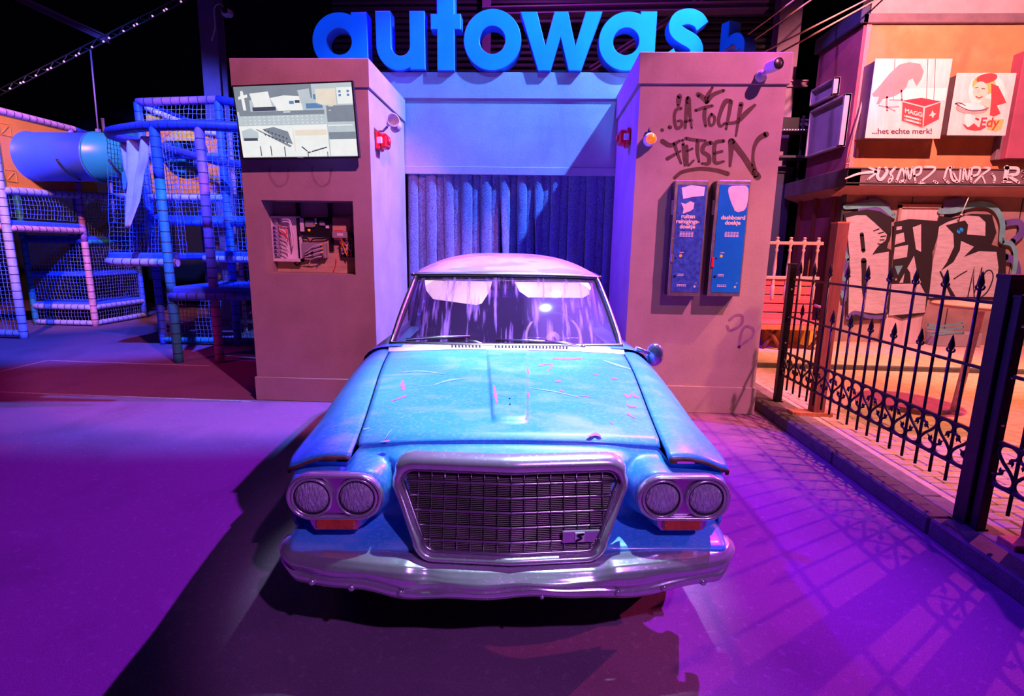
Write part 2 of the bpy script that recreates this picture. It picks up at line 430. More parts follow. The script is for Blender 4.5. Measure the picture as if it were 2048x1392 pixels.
MB().box(-2.9, 2.25, 6.5, 6.9, 3.30, 3.585, bev=.006).build('fascia', m_plaster2, lin)
MB().box(-1.597, .907, 6.52, 6.9, 2.52, 3.30).build('wall_panel', m_plaster2, lin)
MB().box(-1.597, .907, 6.505, 6.545, 2.455, 2.545, bev=.004).build('curtain_rail', m_plaster2, lin)
# curtain of brush strips
m_felt = M('blue_felt_strip', (.19, .22, .44), 1.0, var=.5, scale=60, bump=1.0, bscale=130, spec=.1, sheen=.3)
cu = thing('strip_curtain', 'car wash curtain of shaggy blue felt strips behind the car', 'curtain', (-.35, 6.7, 0))
xs = -1.565; k = 0
while xs < .88:
    wd = random.uniform(.098, .122); ph = random.uniform(-.5, .5); tw = random.uniform(-.10, .22); lean = random.uniform(-.03, .03)
    if k in (10, 14): tw = .75; lean = .05
    yy = 6.565 + (.025 if k % 2 else 0)
    def fn(u, v, xs=xs, wd=wd, yy=yy, tw=tw, ph=ph, lean=lean):
        z = 2.50 - v * 2.3; a = tw * min(1, v * 2.2) + .1 * math.sin(v * 5 + ph)
        uu = (u - .5) * wd
        bulge = .016 * (1 - (2 * u - 1) ** 2) + random.uniform(-.004, .004)
        return Vector((xs + wd / 2 + uu * math.cos(a) + lean * v, yy + uu * math.sin(a) - bulge, z))
    o = MB().grid(fn, 6, 46).build('strip', m_felt, cu)
    sol = o.modifiers.new('thickness', 'SOLIDIFY'); sol.thickness = .02; sol.offset = 1
    xs += wd * .98; k += 1
MB().box(-1.59, .9, 6.85, 6.88, 0, 2.5).build('dark_lining', m_black, cu)

# ------------------------------------------------------------------ sign letters
def arc(cx, cy, r, a0, a1, n=20): return [(cx + r * math.cos(R(a0 + (a1 - a0) * i / n)), cy + r * math.sin(R(a0 + (a1 - a0) * i / n))) for i in range(n + 1)]
def letter_outline(ch):
    r_ = .30; w_ = .165; s0 = r_ - w_
    if ch == 'a':
        a = math.degrees(math.acos(s0 / r_))
        return [[(r_, .30), (s0, .30)] + arc(0, 0, r_, a, 360 - a, 36) + [(s0, -.30), (r_, -.30)], arc(-.01, 0, .145, 0, 360, 28)[:-1]]
    if ch == 'o':
        return [arc(0, 0, .315, 0, 360, 40)[:-1], arc(0, 0, .150, 0, 360, 28)[:-1]]
    if ch == 'u':
        q = [(-.28, .30), (-.115, .30), (-.115, -.05)] + arc(0, -.05, .115, 180, 360, 14) + [(.115, .30), (.28, .30), (.28, -.30), (.115, -.30), (.115, -.275)]
        return [q + arc(-.02, -.05, .26, -75, -180, 14)]
    if ch == 't':
        return [[(-.09, .52), (.09, .52), (.09, .28), (.16, .28), (.16, .13), (.09, .13), (.09, -.30), (-.09, -.30), (-.09, .13), (-.16, .13), (-.16, .28), (-.09, .28)]]
    if ch == 'w':
        return [[(-.44, .30), (-.27, .30), (-.165, -.06), (-.07, .30), (.07, .30), (.165, -.06), (.27, .30), (.44, .30), (.235, -.30), (.105, -.30), (0, .06), (-.105, -.30), (-.235, -.30)]]
    if ch == 'h':
        q = [(-.27, .52), (-.10, .52), (-.10, .27)] + arc(.02, .05, .25, 118, 0, 14) + [(.27, -.30), (.10, -.30), (.10, .05)] + arc(0, .05, .10, 0, 180, 12) + [(-.10, -.30), (-.27, -.30)]
        return [q]
    if ch == 's':
        mid = [(.20, .14), (.15, .20), (.06, .235), (-.02, .235), (-.10, .21), (-.135, .15), (-.11, .09), (-.03, .04), (.06, 0), (.13, -.05), (.15, -.12), (.11, -.19), (.03, -.23), (-.07, -.235), (-.15, -.20), (-.20, -.13)]
        P = [Vector((p.x, p.y)) for p in catmull([(a, b, 0) for a, b in mid], 3)]
        L, Rr = [], []
        for i, p in enumerate(P):
            t = (P[min(i + 1, len(P) - 1)] - P[max(i - 1, 0)]).normalized(); n = Vector((-t.y, t.x)) * .077
            L.append(tuple(p + n)); Rr.append(tuple(p - n))
        return [L + Rr[::-1]]
def sign_letter(ch, x0, x1, label, zb=3.59, Y=6.45, rz=0, sz=1):
    pol = letter_outline(ch)
    cu_ = bpy.data.curves.new('sign_letter', 'CURVE'); cu_.dimensions = '2D'; cu_.fill_mode = 'BOTH'; cu_.extrude = .085; cu_.bevel_depth = .006; cu_.bevel_resolution = 0
    for pl in pol:
        sp = cu_.splines.new('POLY'); sp.points.add(len(pl) - 1); sp.use_cyclic_u = True
        for i, p in enumerate(pl): sp.points[i].co = (p[0], p[1], 0, 1)
    o = bpy.data.objects.new('sign_letter', cu_); COL.objects.link(o)
    bpy.context.view_layer.update()
    me = bpy.data.meshes.new_from_object(o.evaluated_get(bpy.context.evaluated_depsgraph_get()))
    bpy.data.objects.remove(o)
    ws = max(p[0] for p in pol[0]) - min(p[0] for p in pol[0]); zmin = min(p[1] for p in pol[0])
    sx = (x1 - x0) / ws; cx = (x0 + x1) / 2 - (max(p[0] for p in pol[0]) + min(p[0] for p in pol[0])) / 2 * sx
    th = thing('sign_letter', label, 'letter', (cx, Y + .09, zb), 'blue letters of the car wash sign', rz=rz)
    body = MB()
    for pg in me.polygons:
        vs_ = [Vector((me.vertices[i].co.x * sx, me.vertices[i].co.z, (me.vertices[i].co.y - zmin) * sz)) for i in pg.vertices]
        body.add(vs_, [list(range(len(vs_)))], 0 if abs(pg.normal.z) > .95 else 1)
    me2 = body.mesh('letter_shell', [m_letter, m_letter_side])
    bm = bmesh.new(); bm.from_mesh(me2); bmesh.ops.remove_doubles(bm, verts=bm.verts[:], dist=.0004); bmesh.ops.recalc_face_normals(bm, faces=bm.faces[:]); bm.to_mesh(me2); bm.free()
    inst(me2, 'letter_shell', th)
    MB().box(-.06, .06, -.03, .03, -.02, .02).build('foot', m_dsteel, th, local=True)
sign_letter('a', -2.62, -1.99, 'blue letter a, first of the sign, behind the left pillar')
sign_letter('u', -1.88, -1.33, 'blue letter u, second in the sign')
sign_letter('t', -1.25, -.92, 'blue letter t, tallest letter of the sign')
sign_letter('o', -.875, -.235, 'round blue letter o in the middle of the sign')
sign_letter('w', -.235, .66, 'blue letter w right of the round o')
sign_letter('a', .645, 1.265, 'blue letter a between the w and the s')
sign_letter('s', 1.36, 1.83, 'blue letter s partly hidden by the right pillar')
sign_letter('h', 2.06, 2.42, 'small blue letter h turned edge-on, showing over the right pillar', Y=6.55, rz=R(-62), sz=.72)
# ================================================================== the car
CAR = thing('classic_car', 'faded light blue classic sedan parked nose first in the gate', 'car', (-.064, 1.715, 0), rz=R(4))
m_paint = M('faded_blue_paint', (.045, .37, .84), .38, var=.10, scale=2.5, coat=.25, spec=.5, bump=.03, bscale=260)
overlay(m_paint, (.22, .48, .82), 60.0, .50, .62, (1.0, 1.4, 1), rough=.5, seed=1, amount=.4)
overlay(m_paint, (.34, .50, .86), 3.4, .50, .72, (1.0, 2.4, 1), rough=.55, seed=9, amount=.55, detail=12)
overlay(m_paint, (.07, .28, .68), 12.0, .56, .70, (1.0, 3.2, 1), seed=6, amount=.4, detail=12)
overlay(m_paint, (.90, .10, .32), 9.0, .755, .775, (1.0, 3.5, 1), seed=3, amount=.9)
m_roofp = M('chalky_white_blue_paint', (.62, .66, .86), .42, var=.1, scale=3, coat=.2)
overlay(m_roofp, (.22, .40, .82), 2.6, .52, .56, (1, 3, 1), seed=5, amount=.7)
overlay(m_roofp, (.50, .38, .74), 2.2, .54, .62, (1, 2, 1), seed=12, amount=.6)
m_gap = M('dark_panel_gap', (.008, .008, .012), .8)
m_rubber = M('black_rubber', (.012, .012, .013), .7, bump=.1)
m_carchrome = M('scratched_chrome', (.70, .66, .74), .20, .68, var=.06, scale=24, stretch=(1, 1, .4), bump=.004, bscale=10)
overlay(m_carchrome, (.55, .52, .60), 60, .55, .75, (1, 1, 3), rough=.42, seed=2, amount=.7)
m_trim = M('brushed_trim', (.74, .72, .76), .28, 1.0, var=.06, scale=30)
m_gold = M('grille_alloy', (.22, .19, .17), .5, .7, var=.1, scale=40)
m_gback = M('grille_dark_backing', (.025, .02, .01), .7, var=.3, scale=60)
m_amber = M('amber_lens', (.60, .085, .012), .12, var=.25, scale=30, coat=.6)
m_hglass = M('headlamp_glass', (.50, .46, .60), .10, .35, scale=70, bump=.9, bscale=90, stretch=(1.6, .5, 1), col2=(.95, .92, 1.0), fac=.52, spec=.9)  # pale noise in the colour paints the sparkle of the fluted lens
m_rust = M('rusty_steel', (.13, .05, .03), .8, var=.5, scale=12, bump=.3)
m_seat = M('dark_seat_vinyl', (.035, .02, .07), .5, var=.2)
m_cream = M('cream_visor', (.92, .86, .74), .7, var=.05)
def glass_mat(name, tint, dirt, lo, hi, amount, film=0.):
    m = bpy.data.materials.new(name); m.use_nodes = True; nt = m.node_tree
    nt.nodes.remove(nt.nodes['Principled BSDF']); out = nt.nodes['Material Output']
    tr = nt.nodes.new('ShaderNodeBsdfTransparent'); tr.inputs[0].default_value = (*tint, 1)
    gl = nt.nodes.new('ShaderNodeBsdfGlossy'); gl.inputs['Roughness'].default_value = .06
    fr = nt.nodes.new('ShaderNodeFresnel'); fr.inputs[0].default_value = 1.35
    mx = nt.nodes.new('ShaderNodeMixShader'); nt.links.new(fr.outputs[0], mx.inputs[0]); nt.links.new(tr.outputs[0], mx.inputs[1]); nt.links.new(gl.outputs[0], mx.inputs[2])
    df = nt.nodes.new('ShaderNodeBsdfDiffuse'); df.inputs[0].default_value = (*dirt, 1)
    tc = nt.nodes.new('ShaderNodeTexCoord'); mp = nt.nodes.new('ShaderNodeMapping'); mp.inputs['Scale'].default_value = (16, 1.5, 1.5)
    nz = nt.nodes.new('ShaderNodeTexNoise'); nz.inputs['Scale'].default_value = 2.2; nz.inputs['Detail'].default_value = 8
    nt.links.new(tc.outputs['Object'], mp.inputs[0]); nt.links.new(mp.outputs[0], nz.inputs['Vector'])
    mr = nt.nodes.new('ShaderNodeMapRange'); mr.inputs[1].default_value = lo; mr.inputs[2].default_value = hi; mr.inputs[3].default_value = .06; mr.inputs[4].default_value = amount
    nt.links.new(nz.outputs['Fac'], mr.inputs[0])
    sx_ = nt.nodes.new('ShaderNodeSeparateXYZ'); nt.links.new(tc.outputs['Object'], sx_.inputs[0])
    hz = nt.nodes.new('ShaderNodeMapRange'); hz.inputs[1].default_value = .10; hz.inputs[2].default_value = .22; hz.inputs[3].default_value = 0; hz.inputs[4].default_value = film
    nt.links.new(sx_.outputs[0], hz.inputs[0])
    ad = nt.nodes.new('ShaderNodeMath'); ad.operation = 'ADD'; ad.use_clamp = True; nt.links.new(mr.outputs[0], ad.inputs[0]); nt.links.new(hz.outputs[0], ad.inputs[1]); mr = ad
    m2 = nt.nodes.new('ShaderNodeMixShader'); nt.links.new(mr.outputs[0], m2.inputs[0]); nt.links.new(mx.outputs[0], m2.inputs[1]); nt.links.new(df.outputs[0], m2.inputs[2])
    nt.links.new(m2.outputs[0], out.inputs[0])
    return m
m_wind = glass_mat('dirty_windscreen', (.88, .74, .96), (.38, .18, .75), .54, .70, .60, .17)
m_side = glass_mat('side_glass', (.7, .65, .8), (.3, .25, .4), .55, .8, .3)

def sst(a, b, x):
    t = max(0, min(1, (x - a) / (b - a))); return t * t * (3 - 2 * t)
def mix(a, b, t): return a + (b - a) * t
def cbuild(mbx, name, mats, parent=None, **k): return mbx.build(name, mats, parent or CAR, local=True, **k)
HY0, HY1 = .30, 1.36
def hood_half(y): return mix(.622, .705, sst(HY0, HY1, y) * .6 + .4 * (y - HY0) / (HY1 - HY0))
def top_z(u, y):
    """height of hood and fender tops"""
    t = max(0, min(1, (y - .2) / (HY1 - .2)))
    zc = .822 + .178 * (t ** .85) + .012 * math.sin(math.pi * t)
    h = hood_half(y); au = abs(u)
    z = zc - .028 * (au / h) ** 2.6 * mix(1, .7, t)
    if au > h:
        k = min(1.0, (au - h) / (.872 - h))
        z += .016 * math.sin(math.pi * min(1, k * 1.15)) * mix(1, .5, t) - mix(.006, .055, sst(.0, .45, t)) * k ** 3
    return z
def spine(u, y):
    """raised centre spine of the hood"""
    hw = mix(.078, .125, (y - .42) / .95); e = abs(u)
    f = 1 - sst(hw - .012, hw + .004, e)
    tip = sst(.40, .44, y - (e / hw) ** 4 * .02)
    return .017 * f * tip * (1 - sst(1.0, 1.36, y) * .75)
def hood_fn(a, b):
    y0 = HY0 + .012 * (abs(2 * a - 1)) ** 3; y = mix(y0, HY1, b)
    h = hood_half(y) - .005; u = (2 * a - 1) * h
    z = top_z(u, y) + spine(u, y)
    z -= .020 * (1 - sst(0, .05, y - y0)) ** 2
    return Vector((u, y, z))
# finer columns near the spine
ua = sorted(set([i / 60 for i in range(61)] + [.5 + s * x for s in (-1, 1) for x in (.046, .052, .058, .062, .066, .072, .078, .084, .09, .094, .098)]))
def warp(n, arr): return lambda a: arr[int(round(a * (len(arr) - 1)))]
hb = MB(); wa = warp(0, ua)
hb.grid(lambda a, b: hood_fn(wa(a), b), len(ua) - 1, 72)
hood = cbuild(hb, 'hood', m_paint)
sol = hood.modifiers.new('sheet', 'SOLIDIFY'); sol.thickness = .012; sol.offset = -1
for zz_ in (.545, .60):      # two badge holes left in the spine
    y = zz_; cbuild(MB().lathe([(.004, .0), (.004, .003), (0, .003)], (.0, y, top_z(0, y) + spine(0, y) - .0005), 8), 'badge_hole', m_gap, hood)
# dark well under the panel gaps
cbuild(MB().grid(lambda a, b: Vector(((2 * a - 1) * .80, mix(.34, 1.40, b), top_z((2 * a - 1) * .80, mix(.34, 1.40, b)) - .035)), 24, 20), 'inner_well', m_gap)
# fenders
for s in (-1, 1):
    def fen(a, b, s=s):
        y = mix(.222, 1.47, b)
        h = hood_half(min(max(y, HY0), HY1)) + .004
        if y < HY0: h = .627
        if a < .72:
            u = mix(h, .874, a / .72); z = top_z(u, y)
        else:
            k = (a - .72) / .28; ang = k * math.pi / 2
            u = .874 + .012 * math.sin(ang); z = top_z(.872, y) - mix(.14, .022, 1 - sst(.222, .40, y)) * (k ** 1.3)
        # nose of the fender drops into the brow
        n = 1 - sst(.222, .32, y)
        z -= .006 * n * n
        u -= .012 * n ** 3 * sst(.4, 1, a)
        return Vector((s * u, y + .012 * n * sst(.6, 1, a) * 2, z))
    fo = cbuild(MB().grid(fen, 22, 40), 'fender', m_paint)
    sol = fo.modifiers.new('sheet', 'SOLIDIFY'); sol.thickness = .02; sol.offset = -1 if s < 0 else -1
    # brow lip with worn edge
    lip = [fen(i / 20, 0) + Vector((0, .002, -.010)) for i in range(21)]
    cbuild(MB().tube(lip, .008, 6), 'brow_lip', m_rust, fo)
    # side skins: outline with the wheel arch
    arch = [(.80 + .37 * math.cos(R(a)), .33 + .37 * math.sin(R(a))) for a in range(170, 9, -10)]
    ol = [(.27, .66), (.27, .50), (.36, .30)] + [(max(p[0], .42), max(.26, p[1])) for p in arch] + [(1.24, .26), (1.47, .26), (1.47, .86), (.9, .80), (.4, .70)]
    fs_ = MB().prism(ol, lambda y, z, d, s=s: Vector((s * (.884 - d - .03 * (1 - sst(.25, .55, z))), y, z)), .012)
    cbuild(fs_, 'fender_side', m_paint, fo)
    arch2 = [(3.62 + .37 * math.cos(R(a)), .33 + .37 * math.sin(R(a))) for a in range(170, 9, -10)]
    ol = [(1.475, .26)] + [(p[0], max(.26, p[1])) for p in arch2] + [(4.4, .30), (4.5, .60), (4.46, .86), (3.4, .93), (1.475, .865)]
    sd = cbuild(MB().prism(ol, lambda y, z, d, s=s: Vector((s * (.885 - d - .03 * (1 - sst(.25, .55, z))), y, z)), .012), 'body_side', m_paint)
    for yd in (1.48, 2.42, 3.2):
        cbuild(MB().box(s * .88, s * .8865, yd, yd + .006, .30, .86), 'door_seam', m_gap, sd)
    for yd in (2.28, 3.06):
        cbuild(MB().tube([(s * .878, yd, .80), (s * .90, yd + .02, .80), (s * .90, yd + .12, .80), (s * .878, yd + .14, .80)], .009, 6), 'door_handle', m_carchrome, sd)
    # belt: shoulder strip between side skin and glass
    def belt(a, b, s=s):
        y = mix(1.435, 4.42, b); u = mix(.64, .885, math.sin(a * math.pi / 2)); zc = mix(1.005, .96, sst(1.5, 4.4, y))
        return Vector((s * u, y, zc - .14 * (a ** 3) - .01 * a))
    cbuild(MB().grid(belt, 8, 20), 'belt_panel', m_paint)
# header panel between hood edge and grille, nose skin around grille and lamps
GT, GB = .766, .472          # grille opening top and bottom
def grille_half(z): return mix(.335, .428, (z - GB) / (GT - GB))
def grille_y(u, z): return mix(.075, .175, sst(GB - .02, GT + .02, z)) - .035 * max(0, 1 - abs(u) / .43)
def rsd(x, y, hx, hy, r):
    qx = abs(x) - hx + r; qy = abs(y) - hy + r
    return math.hypot(max(qx, 0), max(qy, 0)) + min(max(qx, qy), 0) - r
def gr_sd(u, z):
    zc = (GT + GB) / 2; return rsd(u * .38 / grille_half(z), z - zc, .38, (GT - GB) / 2, .055)
def pod_sd(u, z):
    return rsd(abs(u) - .668, z - .662, .180, .092, .092)
def nose_y(u, z):
    au = abs(u)
    y = .275
    y = mix(y, .163, 1 - sst(0, .05, pod_sd(u, z)))
    tsd = rsd(au - .668, z - .560, .09, .034, .02)
    y = mix(y, .163, (1 - sst(0, .03, tsd)))
    y = mix(y, .095, (1 - sst(.465, .515, z)) * .9)
    g = gr_sd(u, z)
    y = mix(y, grille_y(u, z) + .03, 1 - sst(.0, .085, g))
    if au < .64:
        y = mix(y, .305, sst(.772, .832, z) * (1 - sst(.60, .64, au)))
    y += .10 * sst(.82, .875, au) ** 2
    return y
def nose_fn(a, b):
    u = (2 * a - 1) * .862; z = mix(.44, .834, b); au = abs(u)
    z2 = z - .03 * min(1, au / .62) ** 2.6 * sst(.74, .834, z)
    z2 -= .055 * sst(.60, .66, au) * sst(.70, .834, z)
    return Vector((u, nose_y(u, z), z2))
nose = cbuild(MB().grid(nose_fn, 150, 56, keep=lambda a, b: gr_sd((2 * a - 1) * .862, mix(.44, .834, b)) > -.012), 'nose_panel', m_paint)
# grille -----------------------------------------------------------
def g_outline(off, n=6):
    """rounded trapezoid, off = outward offset"""
    zt, zb = GT + off, GB - off; out = []
    ht, hbm = .428 + off, .335 + off; r = .055 + off
    cs = [((ht - r * 1.05), zt - r, 0, 90), (-(ht - r * 1.05), zt - r, 90, 180), (-(hbm - r * .9), zb + r, 180, 270), ((hbm - r * .9), zb + r, 270, 360)]
    for cx, cz, a0, a1 in cs: out += [(cx + r * math.cos(R(mix(a0, a1, i / n))), cz + r * math.sin(R(mix(a0, a1, i / n)))) for i in range(n + 1)]
    # subdivide long runs so the frame can follow the prow
    res = []
    for i, p in enumerate(out):
        q = out[(i + 1) % len(out)]; L = math.hypot(q[0] - p[0], q[1] - p[1]); k = max(1, int(L / .04))
        res += [(mix(p[0], q[0], j / k), mix(p[1], q[1], j / k)) for j in range(k)]
    return res
GR = thing('grille', None, None); GR.parent = CAR
o1, o2 = g_outline(0.0), g_outline(.034)
def frame_ring(name, offs, ys, mat, par):
    """closed band through several offset outlines with depth values"""
    b = MB(); rows = []
    base = g_outline(0.0); N = len(base)
    for of, dy in zip(offs, ys):
        row = []
        for i, p in enumerate(base):
            pn = base[(i + 1) % N]; pp = base[i - 1]
            t = Vector((pn[0] - pp[0], pn[1] - pp[1])).normalized(); nrm = Vector((t.y, -t.x))
            ff = 1.75 if p[1] > GT - .03 and nrm.y > .5 else 1.0
            q = Vector(p) + nrm * of * (mix(1, ff, max(0, nrm.y)) if of > 0 else 1)
            row.append(Vector((q.x, grille_y(p[0], p[1]) + dy, q.y)))
        rows.append(row)
    vs_ = [v for r in rows for v in r]
    fs_ = [(k * N + i, k * N + (i + 1) % N, (k + 1) * N + (i + 1) % N, (k + 1) * N + i) for k in range(len(rows) - 1) for i in range(N)]
    b.add(vs_, fs_, 0, True)
    return cbuild(b, name, mat, par)
frame_ring('chrome_surround', [-.004, -.002, .006, .020, .030, .033], [.03, .0, -.018, -.014, .004, .045], m_carchrome, GR)
frame_ring('inner_frame', [-.016, -.014, -.006, -.002], [.035, .012, .008, .03], m_trim, GR)
b = MB(); ol = g_outline(.01)
b.grid(lambda a, c: Vector(((2 * a - 1) * grille_half(mix(GB - .005, GT + .005, c)), grille_y((2 * a - 1) * .4, mix(GB, GT, c)) + .05, mix(GB - .008, GT + .008, c))), 20, 10)
cbuild(b, 'dark_backing', m_gback, GR)
def bar_path(z, dy=0.0):
    h = grille_half(z) - .012
    if z > GT - .045: h -= .02 * ((z - GT + .045) / .045) ** 2 * 1.6
    if z < GB + .045: h -= .02 * ((GB + .045 - z) / .045) ** 2 * 1.6
    return [Vector((h * k / 6, grille_y(h * k / 6, z) + .016 + dy, z)) for k in range(-6, 7)]
nrow = 6
for k in range(1, nrow):
    z = mix(GB, GT, k / nrow)
    cbuild(MB().tube(bar_path(z), .0052, 6), 'main_bar', m_trim, GR)
th_ = MB()
for k in range(nrow):
    for j in range(1, 8):
        z = mix(GB, GT, (k + j / 8) / nrow)
        th_.tube(bar_path(z, .006), .0021, 4, smooth=False)
tag(cbuild(th_, 'fine_slats', m_gold, GR), kind='stuff')
for k in range(-8, 9):
    ut = k * .0505
    P = []
    for j in range(9):
        z = mix(GB + .006, GT - .006, j / 8); u = ut
        if abs(u) > grille_half(z) - .014: continue
        P.append(Vector((u, grille_y(u, z) + .012, z)))
    if len(P) > 1: cbuild(MB().tube(P, .0024, 4), 'upright_bar', m_trim, GR)
# badge in the grille
bu, bz = .262, .541
by = lambda u: grille_y(u, bz) - .004
em = cbuild(MB().prism([(bu - .068, bz - .022), (bu + .052, bz - .022), (bu + .072, bz + .022), (bu - .068, bz + .022)], lambda x, z, d: Vector((x, by(x) + d, z)), .012), 'badge', m_carchrome, GR, label='chrome badge with a white square and a black S mark')
cbuild(MB().prism([(bu - .022, bz - .018), (bu + .014, bz - .018), (bu + .014, bz + .018), (bu - .022, bz + .018)], lambda x, z, d: Vector((x, by(x) - .004 + d, z)), .004), 'badge_square', m_white, em)
cbuild(MB().stroke([(bu + .008, bz + .013), (bu - .012, bz + .008), (bu + .002, bz - .002), (bu - .016, bz - .013)], .008, lambda x, z: Vector((x, by(x) - .0048, z))), 'badge_mark', m_blackp, em)
# headlamp pods ------------------------------------------------------
def capsule(hx, r, n=12, cx=0., cz=0.):
    return [(cx + hx + r * math.cos(R(a)), cz + r * math.sin(R(a))) for a in [-90 + 180 * i / n for i in range(n + 1)]] + [(cx - hx + r * math.cos(R(a)), cz + r * math.sin(R(a))) for a in [90 + 180 * i / n for i in range(n + 1)]]
lamp_prof = [(0, -.018), (.025, -.0165), (.045, -.011), (.060, -.003), (.066, .006)]
lampme = MB().lathe(lamp_prof, n=28).mesh('lens', m_hglass)
ringme = MB().lathe([(.066, .012), (.0645, -.006), (.069, -.012), (.0745, -.008), (.076, .010)], n=28).mesh('lamp_ring', m_carchrome)
gasket = MB().lathe([(.0655, .004), (.0655, -.0065), (.0625, -.0075), (.0605, .001)], n=28).mesh('gasket', m_rubber)
for s in (-1, 1):
    pod = thing('headlamp_pod', None, None); pod.parent = CAR; pod.location = (s * .668, .150, .662); pod.scale = (1.05, 1.05, 1.05)
    pod['label'] = 'twin round headlamps in an oval chrome bezel'
    # bezel: band of offset capsules
    b = MB(); rows = []
    for r_, dy in ((.086, .03), (.0895, .004), (.086, -.012), (.078, -.016), (.073, -.006), (.0725, .012)):
        rows.append([Vector((p[0], dy, p[1])) for p in capsule(.0845, r_, 14)])
    N = len(rows[0]); b.add([v for r_ in rows for v in r_], [(k * N + i, k * N + (i + 1) % N, (k + 1) * N + (i + 1) % N, (k + 1) * N + i) for k in range(len(rows) - 1) for i in range(N)], 0, True)
    b.build('bezel', m_carchrome, pod, local=True)
    MB().prism(capsule(.0845, .0735, 14), lambda x, z, d: Vector((x, .004 + d, z)), .01).build('bezel_plate', m_trim, pod, local=True)
    for k in (-1, 1):
        mt = Matrix.Translation((k * .0805, .0, 0)) @ Matrix.Rotation(R(-90), 4, 'X')
        lm = inst(lampme, 'headlamp', pod, Matrix.Translation((k * .0805, -.004, 0)) @ Matrix.Rotation(R(-90), 4, 'X'))
        inst(ringme, 'lamp_ring', lm); inst(gasket, 'gasket', lm)
    # turn signal under the pod
    tz = -.099
    hs = [(-.10, .030), (.10, .030), (.088, -.012), (.076, -.030), (-.076, -.030), (-.088, -.012)]
    MB().prism([(x, z + tz) for x, z in hs], lambda x, z, d: Vector((x, -.002 + d, z)), .03).build('signal_bezel', m_trim, pod, local=True)
    ts = MB().obox((0, -.006, tz - .003), (.072, 0, 0), (0, .008, 0), (0, 0, .0225), bev=.006).build('turn_signal', m_amber, pod, local=True, label='amber turn signal lens')
    for k in (-1, 1): MB().lathe([(.004, 0), (.003, .003), (0, .0035)], Matrix.Translation((k * .064, -.014, tz - .003)) @ Matrix.Rotation(R(90), 4, 'X'), 8).build('screw', m_trim, ts, local=True)
# bumper ---------------------------------------------------------------
def bump_c(t):
    """t -1..1 along the bumper; returns u, y"""
    a = abs(t); s = 1 if t >= 0 else -1
    if a < .86:
        u = a / .86 * .82; y = .105 * (u / .82) ** 2.2 - .02
    else:
        k = (a - .86) / .14; ang = k * R(82)
        u = .82 + .085 * math.sin(ang); y = .085 + .09 * (1 - math.cos(ang)) + .05 * k
    return s * u, y
rnd = random.Random(3)
prof = [(.10, .462), (.055, .464), (.020, .455), (.004, .438), (-.004, .420), (-.004, .402), (.008, .382), (.002, .374), (.000, .360), (.008, .344), (.05, .338)]
def bumper_fn(a, b):
    t = 2 * a - 1; u, y = bump_c(t)
    k = b * (len(prof) - 1); i = min(int(k), len(prof) - 2); f = k - i
    py_ = mix(prof[i][0], prof[i + 1][0], f); pz = mix(prof[i][1], prof[i + 1][1], f)
    au = abs(u)
    # raised wings at both ends, lower centre section
    wing = sst(.30, .40, au); endr = sst(.80, .88, au)
    top = sst(.37, .455, pz)
    pz += (-.022 * (1 - wing)) * top + .010 * endr * top + .04 * endr * (1 - top)
    py_ += .016 * (1 - wing) * top
    # dents and ripples
    py_ += .016 * math.exp(-((u + .31) / .05) ** 2) * math.exp(-((pz - .41) / .03) ** 2) + .004 * math.sin(u * 23 + 1) * math.exp(-((pz - .39) / .03) ** 2)
    pz += (.006 * math.sin(u * 9 + .6) + .004 * math.sin(u * 21)) * (1 - top) - .010 * math.exp(-((au - .42) / .10) ** 2) * (1 - top)
    # outward normal in plan
    u2, y2 = bump_c(min(1, t + .01)); u1, y1 = bump_c(max(-1, t - .01))
    tx, ty = u2 - u1, y2 - y1; L = math.hypot(tx, ty) or 1
    nx, ny = ty / L, -tx / L
    return Vector((u - nx * py_, y - ny * py_, pz))
bmp = cbuild(MB().grid(bumper_fn, 140, 40), 'bumper', m_carchrome)
sol = bmp.modifiers.new('sheet', 'SOLIDIFY'); sol.thickness = .006; sol.offset = -1
bolt = MB().lathe([(.013, 0), (.012, .006), (.007, .010), (0, .011)], n=10).mesh('bolt', m_carchrome)
for u in (-.74, -.585, -.40, .395, .575, .735):
    y = .105 * (abs(u) / .82) ** 2.2 - .02
    inst(bolt, 'bolt', bmp, Matrix.Translation((u, y - .001, .362)) @ Matrix.Rotation(R(90), 4, 'X'))
for u in (-.085, .115):
    inst(bolt, 'bolt', bmp, Matrix.Translation((u, -.012, .352)) @ Matrix.Rotation(R(90), 4, 'X') @ Matrix.Scale(.6, 4))
# underside: valance, plate, frame, wheels ------------------------------
cbuild(MB().grid(lambda a, b: Vector(((2 * a - 1) * .80, .12 + .16 * b + .1 * (2 * a - 1) ** 2, mix(.45, .30, b))), 20, 4), 'valance', m_rust)
for u in (-.42, .42): cbuild(MB().box(u - .05, u + .05, .5, 4.2, .24, .34), 'chassis_rail', m_rust)
cbuild(MB().box(-.80, .80, .45, 4.3, .22, .245), 'floor_pan', m_rust)
wh = thing('wheel', None, None)
tyre = MB().lathe([(.20, -.085), (.29, -.085), (.318, -.06), (.325, 0), (.318, .06), (.29, .085), (.20, .085)], n=28).mesh('tyre', m_rubber)
rimm = MB().lathe([(.20, -.08), (.19, -.05), (.14, -.06), (.09, -.075), (0, -.08)], n=24).mesh('hubcap', m_carchrome)
bpy.data.objects.remove(wh)
for s in (-1, 1):
    for y in (.80, 3.62):
        wo = inst(tyre, 'tyre', CAR, Matrix.Translation((s * .74, y, .325)) @ Matrix.Rotation(R(-90 * s), 4, 'Y') )
        wo.matrix_basis = Matrix.Translation((s * .74, y, .325)) @ Matrix.Rotation(R(90 if s < 0 else -90), 4, 'Y')
        inst(rimm, 'hubcap', wo)
